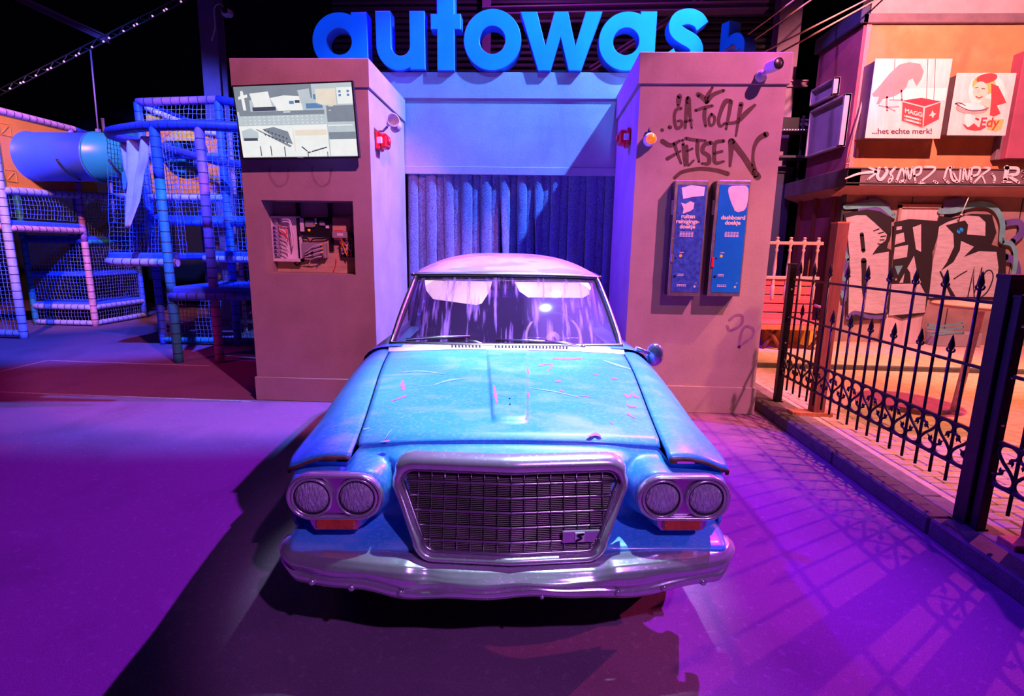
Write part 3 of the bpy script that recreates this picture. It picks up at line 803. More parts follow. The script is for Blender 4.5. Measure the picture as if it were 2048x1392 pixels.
# cowl, cabin -------------------------------------------------------------
def wsb(a):   # windscreen lower edge, a -1..1
    return Vector((.715 * a, 1.452 + .085 * abs(a) ** 2.2, 1.012 - .012 * a * a))
def wst(a):
    return Vector((.615 * a, 1.90 + .055 * abs(a) ** 2.4, 1.412 - .012 * a * a))
def cowl(a, b):
    t = 2 * a - 1; p = wsb(t * 1.03); u0 = t * (.70 + .02)
    q = Vector((u0 * .985, HY1 + .007, top_z(min(.70, abs(u0)), HY1) + .001)); r_ = q.lerp(p, b); r_.z += .008 * math.sin(math.pi * b)
    return r_
co = cbuild(MB().grid(cowl, 40, 6), 'cowl', m_roofp)
for u0, u1, n in ((-.33, -.165, 9), (-.07, .36, 22)):
    for k in range(n):
        u = mix(u0, u1, k / (n - 1)); c0 = cowl((u / .715 + 1) / 2, .22); c1 = cowl((u / .715 + 1) / 2, .66)
        cbuild(MB().add([c0 + Vector((-.005, 0, .002)), c0 + Vector((.005, 0, .002)), c1 + Vector((.005, 0, .002)), c1 + Vector((-.005, 0, .002)), c0 + Vector((-.005, 0, -.01)), c0 + Vector((.005, 0, -.01)), c1 + Vector((.005, 0, -.01)), c1 + Vector((-.005, 0, -.01))], [(0, 1, 2, 3), (0, 1, 5, 4), (1, 2, 6, 5), (2, 3, 7, 6), (3, 0, 4, 7)]), 'vent_slot', m_gap, co)
def glass_fn(a, b):
    t = 2 * a - 1; p = wsb(t).lerp(wst(t), b); n = Vector((0, -.66, .75))
    return p + n * .018 * math.sin(math.pi * b)
ws = cbuild(MB().grid(glass_fn, 28, 14), 'windscreen', m_wind)
edge = [wsb(-1 + 2 * i / 20) for i in range(21)] + [wsb(1).lerp(wst(1), i / 8) + Vector((0, -.66, .75)) * .018 * math.sin(math.pi * i / 8) for i in range(1, 9)] + [wst(1 - 2 * i / 20) for i in range(1, 21)] + [wst(-1).lerp(wsb(-1), i / 8) + Vector((0, -.66, .75)) * .018 * math.sin(math.pi * i / 8) for i in range(1, 8)]
cbuild(MB().tube(edge, .016, 8, closed=True), 'windscreen_seal', m_rubber, ws)
cbuild(MB().tube([p + Vector((0, -.010, .008)) + (p - Vector((0, 1.7, 1.21))).normalized() * .010 for p in edge], .014, 8, closed=True), 'windscreen_trim', m_trim, ws)
# roof
def roof_fn(a, b):
    t = 2 * a - 1; y = mix(1.875, 3.52, b); au = abs(t)
    hw = mix(.640, .655, sst(0, .3, b)) - .05 * sst(.75, 1, b)
    ed = 1.418 + .012 * math.sin(math.pi * b) - .02 * sst(.8, 1, b)
    cr = .112 * (1 - (1 - sst(0, .42, b)) ** 2.2) * (1 - .55 * sst(.65, 1, b)) + .014
    z = ed + cr * (1 - au ** 3.2)
    yy = y + .06 * au ** 2.4 * (1 - sst(0, .3, b))
    return Vector((hw * t, yy, z))
rf = cbuild(MB().grid(roof_fn, 40, 30), 'roof', m_roofp)
sol = rf.modifiers.new('sheet', 'SOLIDIFY'); sol.thickness = .02; sol.offset = -1
cbuild(MB().tube([roof_fn(i / 24, 0) + Vector((0, -.002, -.012)) for i in range(25)], .007, 6), 'roof_gutter_front', m_gap, rf)
for s in (0, 1):
    cbuild(MB().tube([roof_fn(s, i / 16) + Vector(((s - .5) * .02, 0, -.01)) for i in range(17)], .011, 6), 'drip_rail', m_trim, rf)
cbuild(MB().grid(lambda a, b: roof_fn(a, mix(.01, .98, b)) + Vector((0, 0, -.05)), 12, 10), 'headliner', m_cream, rf)
for s in (-1, 1):
    # A pillar: outside of the glass, leaning back
    P0, P1 = wsb(s * 1.0), wst(s * 1.0)
    ap = MB()
    vs_ = []
    for t_ in (0, 1):
        p = P0.lerp(P1, t_)
        vs_ += [p + Vector((s * .004, -.01, .004)), p + Vector((s * .034, .03, 0)), p + Vector((s * .030, .075, 0)), p + Vector((-s * .004, .05, -.01))]
    ap.add(vs_, [(0, 1, 5, 4), (1, 2, 6, 5), (2, 3, 7, 6), (3, 0, 4, 7), (0, 1, 2, 3), (4, 5, 6, 7)])
    cbuild(ap, 'a_pillar', m_roofp)
    b1 = [(1.62, 1.0), (1.72, 1.0), (2.05, 1.395), (1.98, 1.395)]
    sg = MB().add([(s * .735, 1.62, .985), (s * .735, 3.32, .975), (s * .642, 3.2, 1.405), (s * .642, 2.02, 1.405)], [(0, 1, 2, 3)])
    cbuild(sg, 'side_glass', m_side)
    for y0, y1 in ((2.42, 2.42),):
        cbuild(MB().tube([(s * .737, y0, .98), (s * .645, y1, 1.41)], .022, 6), 'b_pillar', m_roofp)
    cp = MB().add([(s * .74, 3.28, .97), (s * .74, 3.72, .95), (s * .60, 3.52, 1.40), (s * .645, 3.18, 1.41), (s * .70, 3.28, .97), (s * .70, 3.72, .95), (s * .56, 3.52, 1.38), (s * .60, 3.18, 1.39)], [(0, 1, 2, 3), (4, 5, 6, 7), (0, 1, 5, 4), (1, 2, 6, 5), (2, 3, 7, 6), (3, 0, 4, 7)])
    cbuild(cp, 'c_pillar', m_roofp)
cbuild(MB().grid(lambda a, b: Vector(((2 * a - 1) * mix(.70, .58, b), mix(3.74, 3.5, b) + .05 * (1 - (2 * a - 1) ** 2), mix(.96, 1.40, b))), 12, 6), 'rear_window', m_side)
cbuild(MB().grid(lambda a, b: Vector(((2 * a - 1) * .66, mix(3.76, 4.46, b), mix(.975, .90, b) + .012 * (1 - (2 * a - 1) ** 2))), 12, 8), 'boot_lid', m_paint)
cbuild(MB().grid(lambda a, b: Vector(((2 * a - 1) * .87, 4.47 + .03 * math.sin(math.pi * b), mix(.30, .90, b))), 12, 6), 'tail_panel', m_paint)
cbuild(MB().tube([(-.86, 4.40, .42), (-.80, 4.54, .42), (.80, 4.54, .42), (.86, 4.40, .42)], .06, 8), 'rear_bumper', m_carchrome)
for s in (-1, 1): cbuild(MB().lathe([(.06, 0), (.06, .02), (.04, .04), (0, .045)], Matrix.Translation((s * .68, 4.49, .72)) @ Matrix.Rotation(R(-90), 4, 'X'), 14), 'tail_lamp', m_red)
# interior
cbuild(MB().grid(lambda a, b: Vector(((2 * a - 1) * .70, mix(1.50, 1.86, b) + .06 * (1 - abs(2 * a - 1)), .985 - .03 * b - .12 * b ** 6)), 20, 8), 'dashboard', m_seat)
cbuild(MB().box(-.70, .70, 1.84, 1.88, .60, .95), 'dash_front', m_seat)
for y, nm in ((2.45, 'front_seat'), (3.25, 'rear_seat')):
    se = cbuild(MB().obox((0, y, .86), (.66, 0, 0), (0, .07, .03), (0, -.1, .27), bev=.05), nm + '_back', m_seat)
    cbuild(MB().obox((0, y - .28, .56), (.66, 0, 0), (0, .28, 0), (0, 0, .08), bev=.05), nm + '_cushion', m_seat, se)
swm = Matrix.Translation((.33, 1.90, .985)) @ Matrix.Rotation(R(62), 4, 'X')
swl = cbuild(MB().tube([swm @ Vector((.19 * math.cos(2 * math.pi * i / 32), .19 * math.sin(2 * math.pi * i / 32), 0)) for i in range(32)], .010, 8, closed=True), 'steering_wheel', m_cream)
cbuild(MB().lathe([(.05, -.03), (.05, .0), (.03, .02), (0, .022)], swm, 14), 'wheel_hub', m_cream, swl)
for a in (0, 180, 270): cbuild(MB().cyl(swm @ Vector((.03 * math.cos(R(a)), .03 * math.sin(R(a)), 0)), swm @ Vector((.185 * math.cos(R(a)), .185 * math.sin(R(a)), 0)), .007, 6), 'wheel_spoke', m_trim, swl)
cbuild(MB().cyl((.33, 1.90, .985), (.33, 1.72, .86), .022, 10), 'steering_column', m_seat, swl)
for s, ol in ((-1, [(-.56, .36), (-.10, .36), (-.115, .30), (-.165, .225), (-.20, .215), (-.30, .225), (-.49, .245), (-.545, .30)]), (1, [(.05, .36), (.56, .36), (.575, .33), (.555, .285), (.51, .265), (.14, .265), (.085, .30)])):
    cbuild(MB().prism(ol, lambda x, h, d: Vector((x, 1.475 + h * 1.09 + d + .035 * abs(x / .6) ** 2, 1.015 + h)), .014), 'sun_visor', m_cream, label='cream sun visor behind the windscreen')
cbuild(MB().obox((-.02, 1.93, 1.34), (.10, 0, 0), (0, .012, 0), (0, 0, .028), bev=.01), 'inner_mirror', m_blackp)
cbuild(MB().tube([(-.02, 1.94, 1.40), (-.02, 1.93, 1.35)], .008, 6), 'inner_mirror_stem', m_trim)
# wipers
def on_ws(px, py, lift):
    """point of the windscreen plane seen at a pixel, in car coordinates"""
    inv = wmat(CAR).inverted(); o = inv @ CAM_POS; d = (inv @ at(px, py, 'y', 5.0)) - o
    a, n = Vector((0, 1.475, 1.01)), Vector((0, -.66, .75)).normalized()
    t = (a + n * lift - o).dot(n) / d.dot(n); return o + d * t
for pv, el, b0, b1 in (((975, 692), (930, 679), (812, 678), (940, 672)), ((1166, 694), (1090, 681), (992, 679), (1128, 685))):
    P_, E_, B0, B1 = (on_ws(*q, l) for q, l in ((pv, .02), (el, .035), (b0, .026), (b1, .026)))
    wp = cbuild(MB().tube([P_, P_.lerp(E_, .5) + Vector((0, -.005, .008)), E_], [.008, .006, .004], 6), 'wiper_arm', m_trim)
    cbuild(MB().lathe([(.016, -.015), (.016, .008), (.010, .016), (0, .018)], Matrix.Translation(P_), 10), 'wiper_pivot', m_trim, wp)
    bl = cbuild(MB().tube([B0, B0.lerp(B1, .5) + Vector((0, -.004, .006)), B1], .005, 6), 'wiper_blade', m_trim, wp)
    cbuild(MB().tube([B0 + Vector((0, .004, -.008)), B1 + Vector((0, .004, -.008))], .004, 4), 'wiper_rubber', m_rubber, wp)
# door mirror
mr = cbuild(MB().lathe([(.0, -.022), (.03, -.02), (.05, -.012), (.056, 0), (.053, .006), (0, .007)], Matrix.Translation((.93, 1.50, .955)) @ Matrix.Rotation(R(-90), 4, 'X') @ Matrix.Rotation(R(18), 4, 'Y') @ Matrix.Diagonal((1.0, 1.35, 1.6, 1)), 20), 'door_mirror', m_carchrome)
cbuild(MB().tube([(.80, 1.46, 1.0), (.85, 1.47, .985), (.905, 1.49, .962)], [.016, .012, .010], 8), 'mirror_arm', m_carchrome, mr)

# pink primer chips and scratches on the hood
m_chip = M('pink_primer', (.70, .16, .42), .7, var=.2, scale=40)
def hood_px(px, py):
    inv = wmat(CAR).inverted(); z = .9
    for _ in range(14):
        p = inv @ at(px, py, 'z', z); z = top_z(p.x, p.y) + spine(p.x, p.y) + .0016
    p.z = z
    return p
for P, wd in (([(806, 762), (805, 770), (807, 778)], [4, 8, 6]), ([(783, 802), (797, 797), (812, 791)], [1.5, 2, 3]), ([(988, 772), (991, 790), (994, 806)], [3, 6, 3]), ([(762, 883), (772, 882), (780, 881)], [1, 3, 1]),
              ([(1106, 717), (1135, 718), (1164, 716)], [2, 4, 2.5]), ([(1078, 731), (1090, 728), (1104, 729), (1102, 734)], 2), ([(1094, 742), (1102, 736)], 1.5), ([(1086, 730), (1078, 732)], 2), ([(1110, 763), (1120, 762)], [2, 4]),
              ([(1249, 789), (1256, 793), (1264, 787)], [3, 6, 3]), ([(1268, 791), (1275, 794)], 5), ([(1254, 809), (1262, 813), (1271, 813)], [2, 3, 4]), ([(1256, 827), (1262, 831), (1271, 836)], [5, 3, 2]), ([(1222, 844), (1225, 847)], 3), ([(1174, 872), (1182, 871), (1190, 868), (1197, 870), (1203, 872)], [1, 4, 6, 5, 1]),
              ([(1150, 792), (1165, 791), (1177, 793)], [1, 1.6, 2]), ([(1120, 781), (1128, 783)], 2.5), ([(1190, 748), (1196, 750)], 2.5), ([(1224, 757), (1234, 757)], 2), ([(1055, 738), (1057, 745)], 3), ([(1056, 786), (1057, 792)], 3)):
    cbuild(MB().stroke(P, wd, hood_px), 'paint_chip', m_chip, hood, recalc=False)
m_scuff = M('pale_scuff', (.24, .50, .88), .6, var=.15, scale=30)
for P, wd in (([(770, 878), (776, 868), (783, 859)], [1, 2, 1.5]), ([(728, 858), (738, 856)], 3), ([(800, 745), (840, 742), (890, 748)], [1, 2.5, 1]), ([(860, 772), (900, 760), (935, 757)], [1, 3, 1]), ([(1062, 776), (1110, 783), (1160, 795)], [1, 2, 1]), ([(1205, 720), (1235, 730), (1262, 738)], [1, 4, 1])):
    cbuild(MB().stroke(P, wd, hood_px), 'scuff_mark', m_scuff, hood, recalc=False)
# ================================================================== things on the pillars
def wall(Y): return lambda px, py: at(px, py, 'y', Y)
fY = wall(YF - .0015)
z6 = lambda x, y: (1200 + x * .2659, 90 + y * .2659)
z7 = lambda x, y: (1200 + x * .3592, 340 + y * .3592)
g_ = MB()
def gs(pts, wd, conv=z6, k=.2659, mbx=None, m=0, sm=5): (mbx or g_).stroke([conv(*p) for p in pts], [q * k * 1.12 for q in wd] if isinstance(wd, list) else wd * k * 1.12, fY, m, sm)
gs([(846, 320), (815, 370), (800, 405)], [16, 28, 30]); gs([(738, 372), (775, 395), (802, 425)], 34); gs([(802, 425), (850, 375), (930, 342)], [34, 30, 22])
gs([(466, 640), (470, 641)], 24); gs([(524, 618), (527, 619)], 28)
gs([(598, 385), (592, 420), (590, 455)], [34, 36, 22])
gs([(610, 476), (572, 490), (558, 550), (575, 625), (612, 608), (612, 572), (585, 572)], [22, 24, 22, 24, 22, 18, 16])
gs([(640, 622), (648, 520), (662, 405)], [20, 26, 36]); gs([(664, 405), (676, 520), (690, 625)], [36, 24, 14]); gs([(640, 575), (690, 566)], 18)
gs([(718, 492), (790, 470), (845, 458)], [20, 24, 20]); gs([(790, 475), (785, 540), (795, 610)], [26, 26, 20])
gs([(838, 520), (818, 560), (830, 605), (856, 590), (862, 545), (838, 520)], 20)
gs([(985, 425), (945, 425), (912, 490), (892, 565), (905, 612), (945, 585)], [30, 34, 28, 24, 22, 14])
gs([(984, 430), (970, 520), (948, 632)], [30, 24, 18]); gs([(1062, 445), (1045, 540), (1022, 685)], [34, 26, 14]); gs([(932, 592), (1030, 578), (1100, 510), (1165, 452)], [18, 26, 34, 20])
gs([(470, 725), (530, 755), (600, 722)], [36, 32, 18]); gs([(560, 745), (580, 810), (610, 890)], [26, 22, 16]); gs([(506, 856), (560, 825), (605, 798)], [26, 22, 14])
gs([(626, 745), (630, 820), (638, 908)], [24, 22, 14]); gs([(620, 716), (623, 717)], 18)
gs([(652, 760), (655, 830), (660, 905), (705, 868)], [22, 22, 20, 14]); gs([(650, 800), (695, 780)], 16)
gs([(645, 703), (710, 714), (792, 720)], [22, 24, 18]); gs([(735, 722), (732, 800), (745, 880)], [28, 26, 16])
gs([(835, 735), (785, 752), (772, 800), (818, 838), (815, 890), (765, 892)], [28, 30, 30, 30, 28, 16])
gs([(930, 722), (870, 735), (858, 800), (868, 885), (930, 876)], [24, 28, 28, 26, 16]); gs([(862, 815), (918, 800)], 20)
gs([(978, 910), (985, 820), (988, 725)], [18, 30, 44]); gs([(990, 725), (1070, 825), (1140, 930), (1185, 990)], [46, 40, 44, 50]); gs([(1165, 965), (1150, 860), (1160, 770), (1195, 705), (1250, 672)], [40, 22, 24, 34, 40])
gs([(560, 1000), (620, 955), (740, 932), (860, 940), (960, 968)], [22, 26, 26, 28, 32])
g_.build('graffiti', m_paint_brown, pilR, recalc=False, label='brown sprayed lettering GA TOCH FIETSEN')
m_faint = M('faint_purple_marker', (.24, .13, .22), .8, var=.2, scale=15)
gf = MB()
gs([(722, 835), (755, 810), (792, 815), (785, 862), (725, 895), (708, 870)], 14, z7, .3592, gf); gs([(772, 985), (788, 905), (812, 872), (852, 885), (846, 930), (800, 965), (775, 990)], 14, z7, .3592, gf)
gf.build('marker_hearts', m_faint, pilR, recalc=False, label='two faint purple marker hearts')
m_soot = M('soot_smudge', (.27, .20, .185), .9, var=.2, scale=12)
gsm = MB()
gs([(845, 180), (860, 215), (835, 235), (842, 262), (870, 285), (850, 318)], [10, 26, 22, 16, 12, 8], z6, .2659, gsm)
gsm.build('paint_haze', m_soot, pilR, recalc=False)
gso = MB()
for cx in (560, 645): gso.stroke([(cx - 20, 334), (cx - 20, 352), (cx - 6, 372), (cx + 12, 366), (cx + 17, 340)], 5, fY)
gso.build('faint_ring_stains', m_soot, pilL, recalc=False)

# ------------------------------------------------------------------ wall screen
tl, tr, br, bl = at(463, 171, 'y', 4.99), at(705, 161, 'y', 4.99), at(719, 316, 'y', 5.05), at(485, 319, 'y', 5.05)
tv = thing('wall_screen', 'flat screen showing surveillance pictures, hung on the left pillar', 'screen', (bl + br) / 2)
def quad(u, v): return tl.lerp(tr, u).lerp(bl.lerp(br, u), v)
nrm = (tr - tl).cross(bl - tl).normalized()
if nrm.y > 0: nrm = -nrm
b = MB(); c8 = [tl, tr, br, bl] + [p - nrm * .045 for p in (tl, tr, br, bl)]
b.add(c8, [(0, 1, 2, 3), (7, 6, 5, 4), (0, 4, 5, 1), (1, 5, 6, 2), (2, 6, 7, 3), (3, 7, 4, 0)]); b.build('housing', m_blackp, tv)
mc = (tl + br) / 2; MB().box(mc.x - .2, mc.x + .2, 5.06, 5.16, mc.z - .15, mc.z + .15).build('wall_mount', m_dsteel, tv)
def EM(name, col, st):
    m = M(name, col, .3, var=.06, scale=9, emit=st)
    bs = m.node_tree.nodes['Principled BSDF']; m.node_tree.links.remove(bs.inputs['Base Color'].links[0]); bs.inputs['Base Color'].default_value = (.02, .02, .02, 1)
    return m
E_w, E_p, E_g, E_d, E_k = EM('screen_white', (.95, 1, .98), .9), EM('screen_pale', (.62, .72, .78), .8), EM('screen_grey', (.30, .36, .44), .7), EM('screen_dark', (.09, .11, .18), .6), EM('screen_warm', (.95, .85, .72), .85)
E_b = EM('screen_blue', (.15, .35, .70), .7)
tvm = [E_p, E_w, E_g, E_d, E_k, E_b]
b = MB()
def sp(u, v, lift=.002): return quad(.012 + .976 * u, .02 + .955 * v) + nrm * lift
b.add([sp(0, 0, .001), sp(1, 0, .001), sp(1, 1, .001), sp(0, 1, .001)], [(0, 1, 2, 3)], 0)
scr = b.build('display', tvm, tv, recalc=False)
b = MB()
def rc(u0, v0, u1, v1, m, l=.002): b.add([sp(u0, v0, l), sp(u1, v0, l), sp(u1, v1, l), sp(u0, v1, l)], [(0, 1, 2, 3)], m)
def pl(pts, m, l=.003): b.add([sp(x, y, l) for x, y in pts], [list(range(len(pts)))], m)
rc(0, 0, .66, .19, 2); rc(.0, .02, .12, .35, 2, .0025); pl([(.03, .14), (.05, .13), (.055, .06), (.075, .06), (.08, .12), (.11, .11), (.11, .15), (.08, .16), (.085, .33), (.06, .33), (.055, .17), (.03, .18)], 1)
pl([(.13, .10), (.29, .08), (.31, .29), (.16, .31)], 1); rc(.14, .29, .34, .345, 3, .0035); pl([(.30, .17), (.42, .14), (.56, .16), (.57, .35), (.36, .35)], 1); rc(.46, .22, .50, .26, 5, .004); rc(.51, .21, .55, .25, 3, .004)
pl([(.54, .08), (.64, .06), (.65, .24), (.56, .26)], 0, .004); rc(.67, .14, .69, .21, 5, .005); rc(.69, .07, .86, .29, 4, .003); rc(.87, .06, 1, .28, 1, .003)
for u in (.885, .955):
    rc(u, .10, u + .02, .13, 5, .004); rc(u, .15, u + .02, .18, 5, .004)
rc(.60, .26, .74, .33, 5, .003); rc(.02, .35, .75, .41, 2, .003); rc(.02, .41, .75, .55, 0, .003)
for r_ in range(3):
    for k in range(17): rc(.06 + k * .041, .425 + r_ * .045, .07 + k * .041, .437 + r_ * .045, 1, .004)
rc(.40, .36, .46, .375, 1, .004)
rc(.77, .30, 1, .995, 0, .0032); rc(.77, .30, 1, .52, 2, .0035); rc(.77, .56, .98, .575, 1, .004); rc(.77, .66, 1, .76, 2, .004); rc(.77, .76, 1, .99, 1, .004); rc(.79, .30, .83, .31, 1, .005); rc(.79, .36, .81, .368, 1, .005)
rc(.0, .55, .76, .99, 1, .0028); pl([(.02, .62), (.10, .58), (.16, .64), (.16, .72), (.02, .76)], 0, .0035); rc(.03, .72, .15, .76, 3, .004)
pl([(.14, .60), (.16, .60), (.44, .84), (.42, .86)], 2, .004); pl([(.20, .60), (.30, .57), (.42, .64), (.45, .82), (.32, .75)], 2, .0042)
for k in range(14):
    u = .21 + (k % 7) * .03; v = .60 + (k // 7) * .06 + (k % 7) * .02; pl([(u, v), (u + .022, v + .01), (u + .012, v + .035)], 3, .005)
for u, v in ((.16, .84), (.25, .84), (.37, .85)): rc(u, v, u + .008, v + .14, 3, .005)
pl([(.52, .86), (.53, .85), (.58, .93), (.74, .86), (.745, .875), (.58, .95)], 3, .005); rc(.46, .60, .47, .92, 4, .005); rc(.48, .62, .75, .70, 4, .004)
for k in range(9): rc(.56 + (k % 5) * .035, .92 + (k // 5) * .03, .57 + (k % 5) * .035, .94 + (k // 5) * .03, 4, .006)
for u in (.57, .74): rc(u, .93, u + .006, 1, 3, .006)
b.build('picture', tvm, scr, recalc=False)
p = sp(.5, 1.01, .003); MB().box(p.x - .03, p.x + .03, p.y - .002, p.y + .001, p.z - .004, p.z + .004).build('maker_mark', m_grey, tv)

# ------------------------------------------------------------------ horn speaker, alarms, beacon, camera
hs_ = thing('horn_speaker', 'small grey horn speaker above the red alarm on the left inner wall', 'speaker', (-1.595, 5.44, 2.80))
dirv = Vector((.55, -.75, .12)).normalized(); o_ = Vector((-1.46, 5.40, 2.79))
rm = dirv.to_track_quat('Z', 'Y').to_matrix().to_4x4()
MB().lathe([(.02, -.06), (.03, -.02), (.045, .03), (.062, .075), (.066, .08), (.058, .075), (.04, .03), (.0, .01)], Matrix.Translation(o_) @ rm, 18).build('horn', m_grey, hs_)
MB().lathe([(.0, -.05), (.045, -.045), (.05, 0), (.045, .05), (0, .055)], Matrix.Translation(o_ + Vector((.03, .10, -.02))) @ rm, 14).build('driver', m_grey, hs_)
MB().tube([(-1.595, 5.46, 2.72), (-1.55, 5.45, 2.72), (-1.50, 5.44, 2.76)], .012, 6).build('bracket', m_grey, hs_)
def alarm(x, y, z, side, label):
    th = thing('fire_alarm_sounder', label, 'alarm', (x, y, z))
    s = side
    MB().box(x, x + s * .045, y - .085, y + .085, z - .085, z + .085, bev=.012).build('back_box', m_red, th)
    MB().obox((x + s * .075, y, z), (.04, 0, 0), (0, .07, 0), (0, 0, .07), bev=.02).build('front_cover', m_red, th)
    MB().lathe([(.03, 0), (.03, .012), (.02, .02), (0, .022)], Matrix.Translation((x + s * .113, y, z)) @ Matrix.Rotation(R(90 * s), 4, 'Y'), 12).build('sounder_dome', m_red, th)
    for k in (-1, 1): MB().box(x + s * .113, x + s * .118, y + k * .045 - .006, y + k * .045 + .006, z - .04, z + .04).build('slot', m_blackp, th)
    MB().box(x + .02 * s, x + s * .07, y - .089, y - .068, z - .03, z + .03, bev=.004).build('strobe_lens', m_white, th)
    return th
alarm(-1.595, 5.40, 2.61, 1, 'red alarm box on the inner wall of the left pillar')
alarm(.905, 5.60, 2.70, -1, 'red alarm box on the inner wall of the right pillar')
bp_ = at(1303, 276, 'y', 5.06)
be = thing('beacon_lamp', 'orange round warning lamp in a white socket on the right pillar', 'lamp', (bp_.x, YF, bp_.z))
bd = Vector((0, -1, -.03)).normalized().to_track_quat('Z', 'Y').to_matrix().to_4x4()
MB().lathe([(.058, 0), (.058, .05), (.05, .075), (.045, .08)], Matrix.Translation((bp_.x, YF, bp_.z)) @ bd, 20).build('socket', m_white, be)
MB().lathe([(.047, .07), (.045, .10), (.032, .122), (.014, .13), (0, .131)], Matrix.Translation((bp_.x, YF, bp_.z)) @ bd, 20).build('lens', m_orange_lamp, be)
MB().lathe([(.016, 0), (.014, .03), (.004, .05), (0, .055)], (bp_.x - .01, YF - .03, bp_.z + .052), 10).build('top_nub', m_blackp, be)
cp_ = at(1550, 130, 'y', 5.0)
cv = thing('bullet_camera', 'white bullet security camera at the top corner of the right pillar', 'camera', (cp_.x - .02, YF, cp_.z - .04))
cd_ = Vector((.22, -.95, -.02)).normalized(); cm_ = cd_.to_track_quat('Z', 'Y').to_matrix().to_4x4()
base = Vector((cp_.x - .06, YF - .02, cp_.z - .05))
MB().lathe([(.05, 0), (.05, .02), (.03, .035), (0, .04)], Matrix.Translation(base + Vector((0, .0, 0))) @ Matrix.Rotation(R(90), 4, 'X'), 16).build('base_plate', m_white, cv)
MB().tube([base, base + Vector((.01, -.05, .01)), cp_ - cd_ * .06], [.02, .018, .025], 8).build('arm', m_white, cv)
MB().lathe([(0, -.10), (.04, -.095), (.05, -.07), (.052, .04), (.048, .05)], Matrix.Translation(cp_) @ cm_, 20, caps=False).build('barrel', m_white, cv)
MB().lathe([(.046, .045), (.044, .048), (0, .048)], Matrix.Translation(cp_) @ cm_, 20).build('lens', m_blackp, cv)

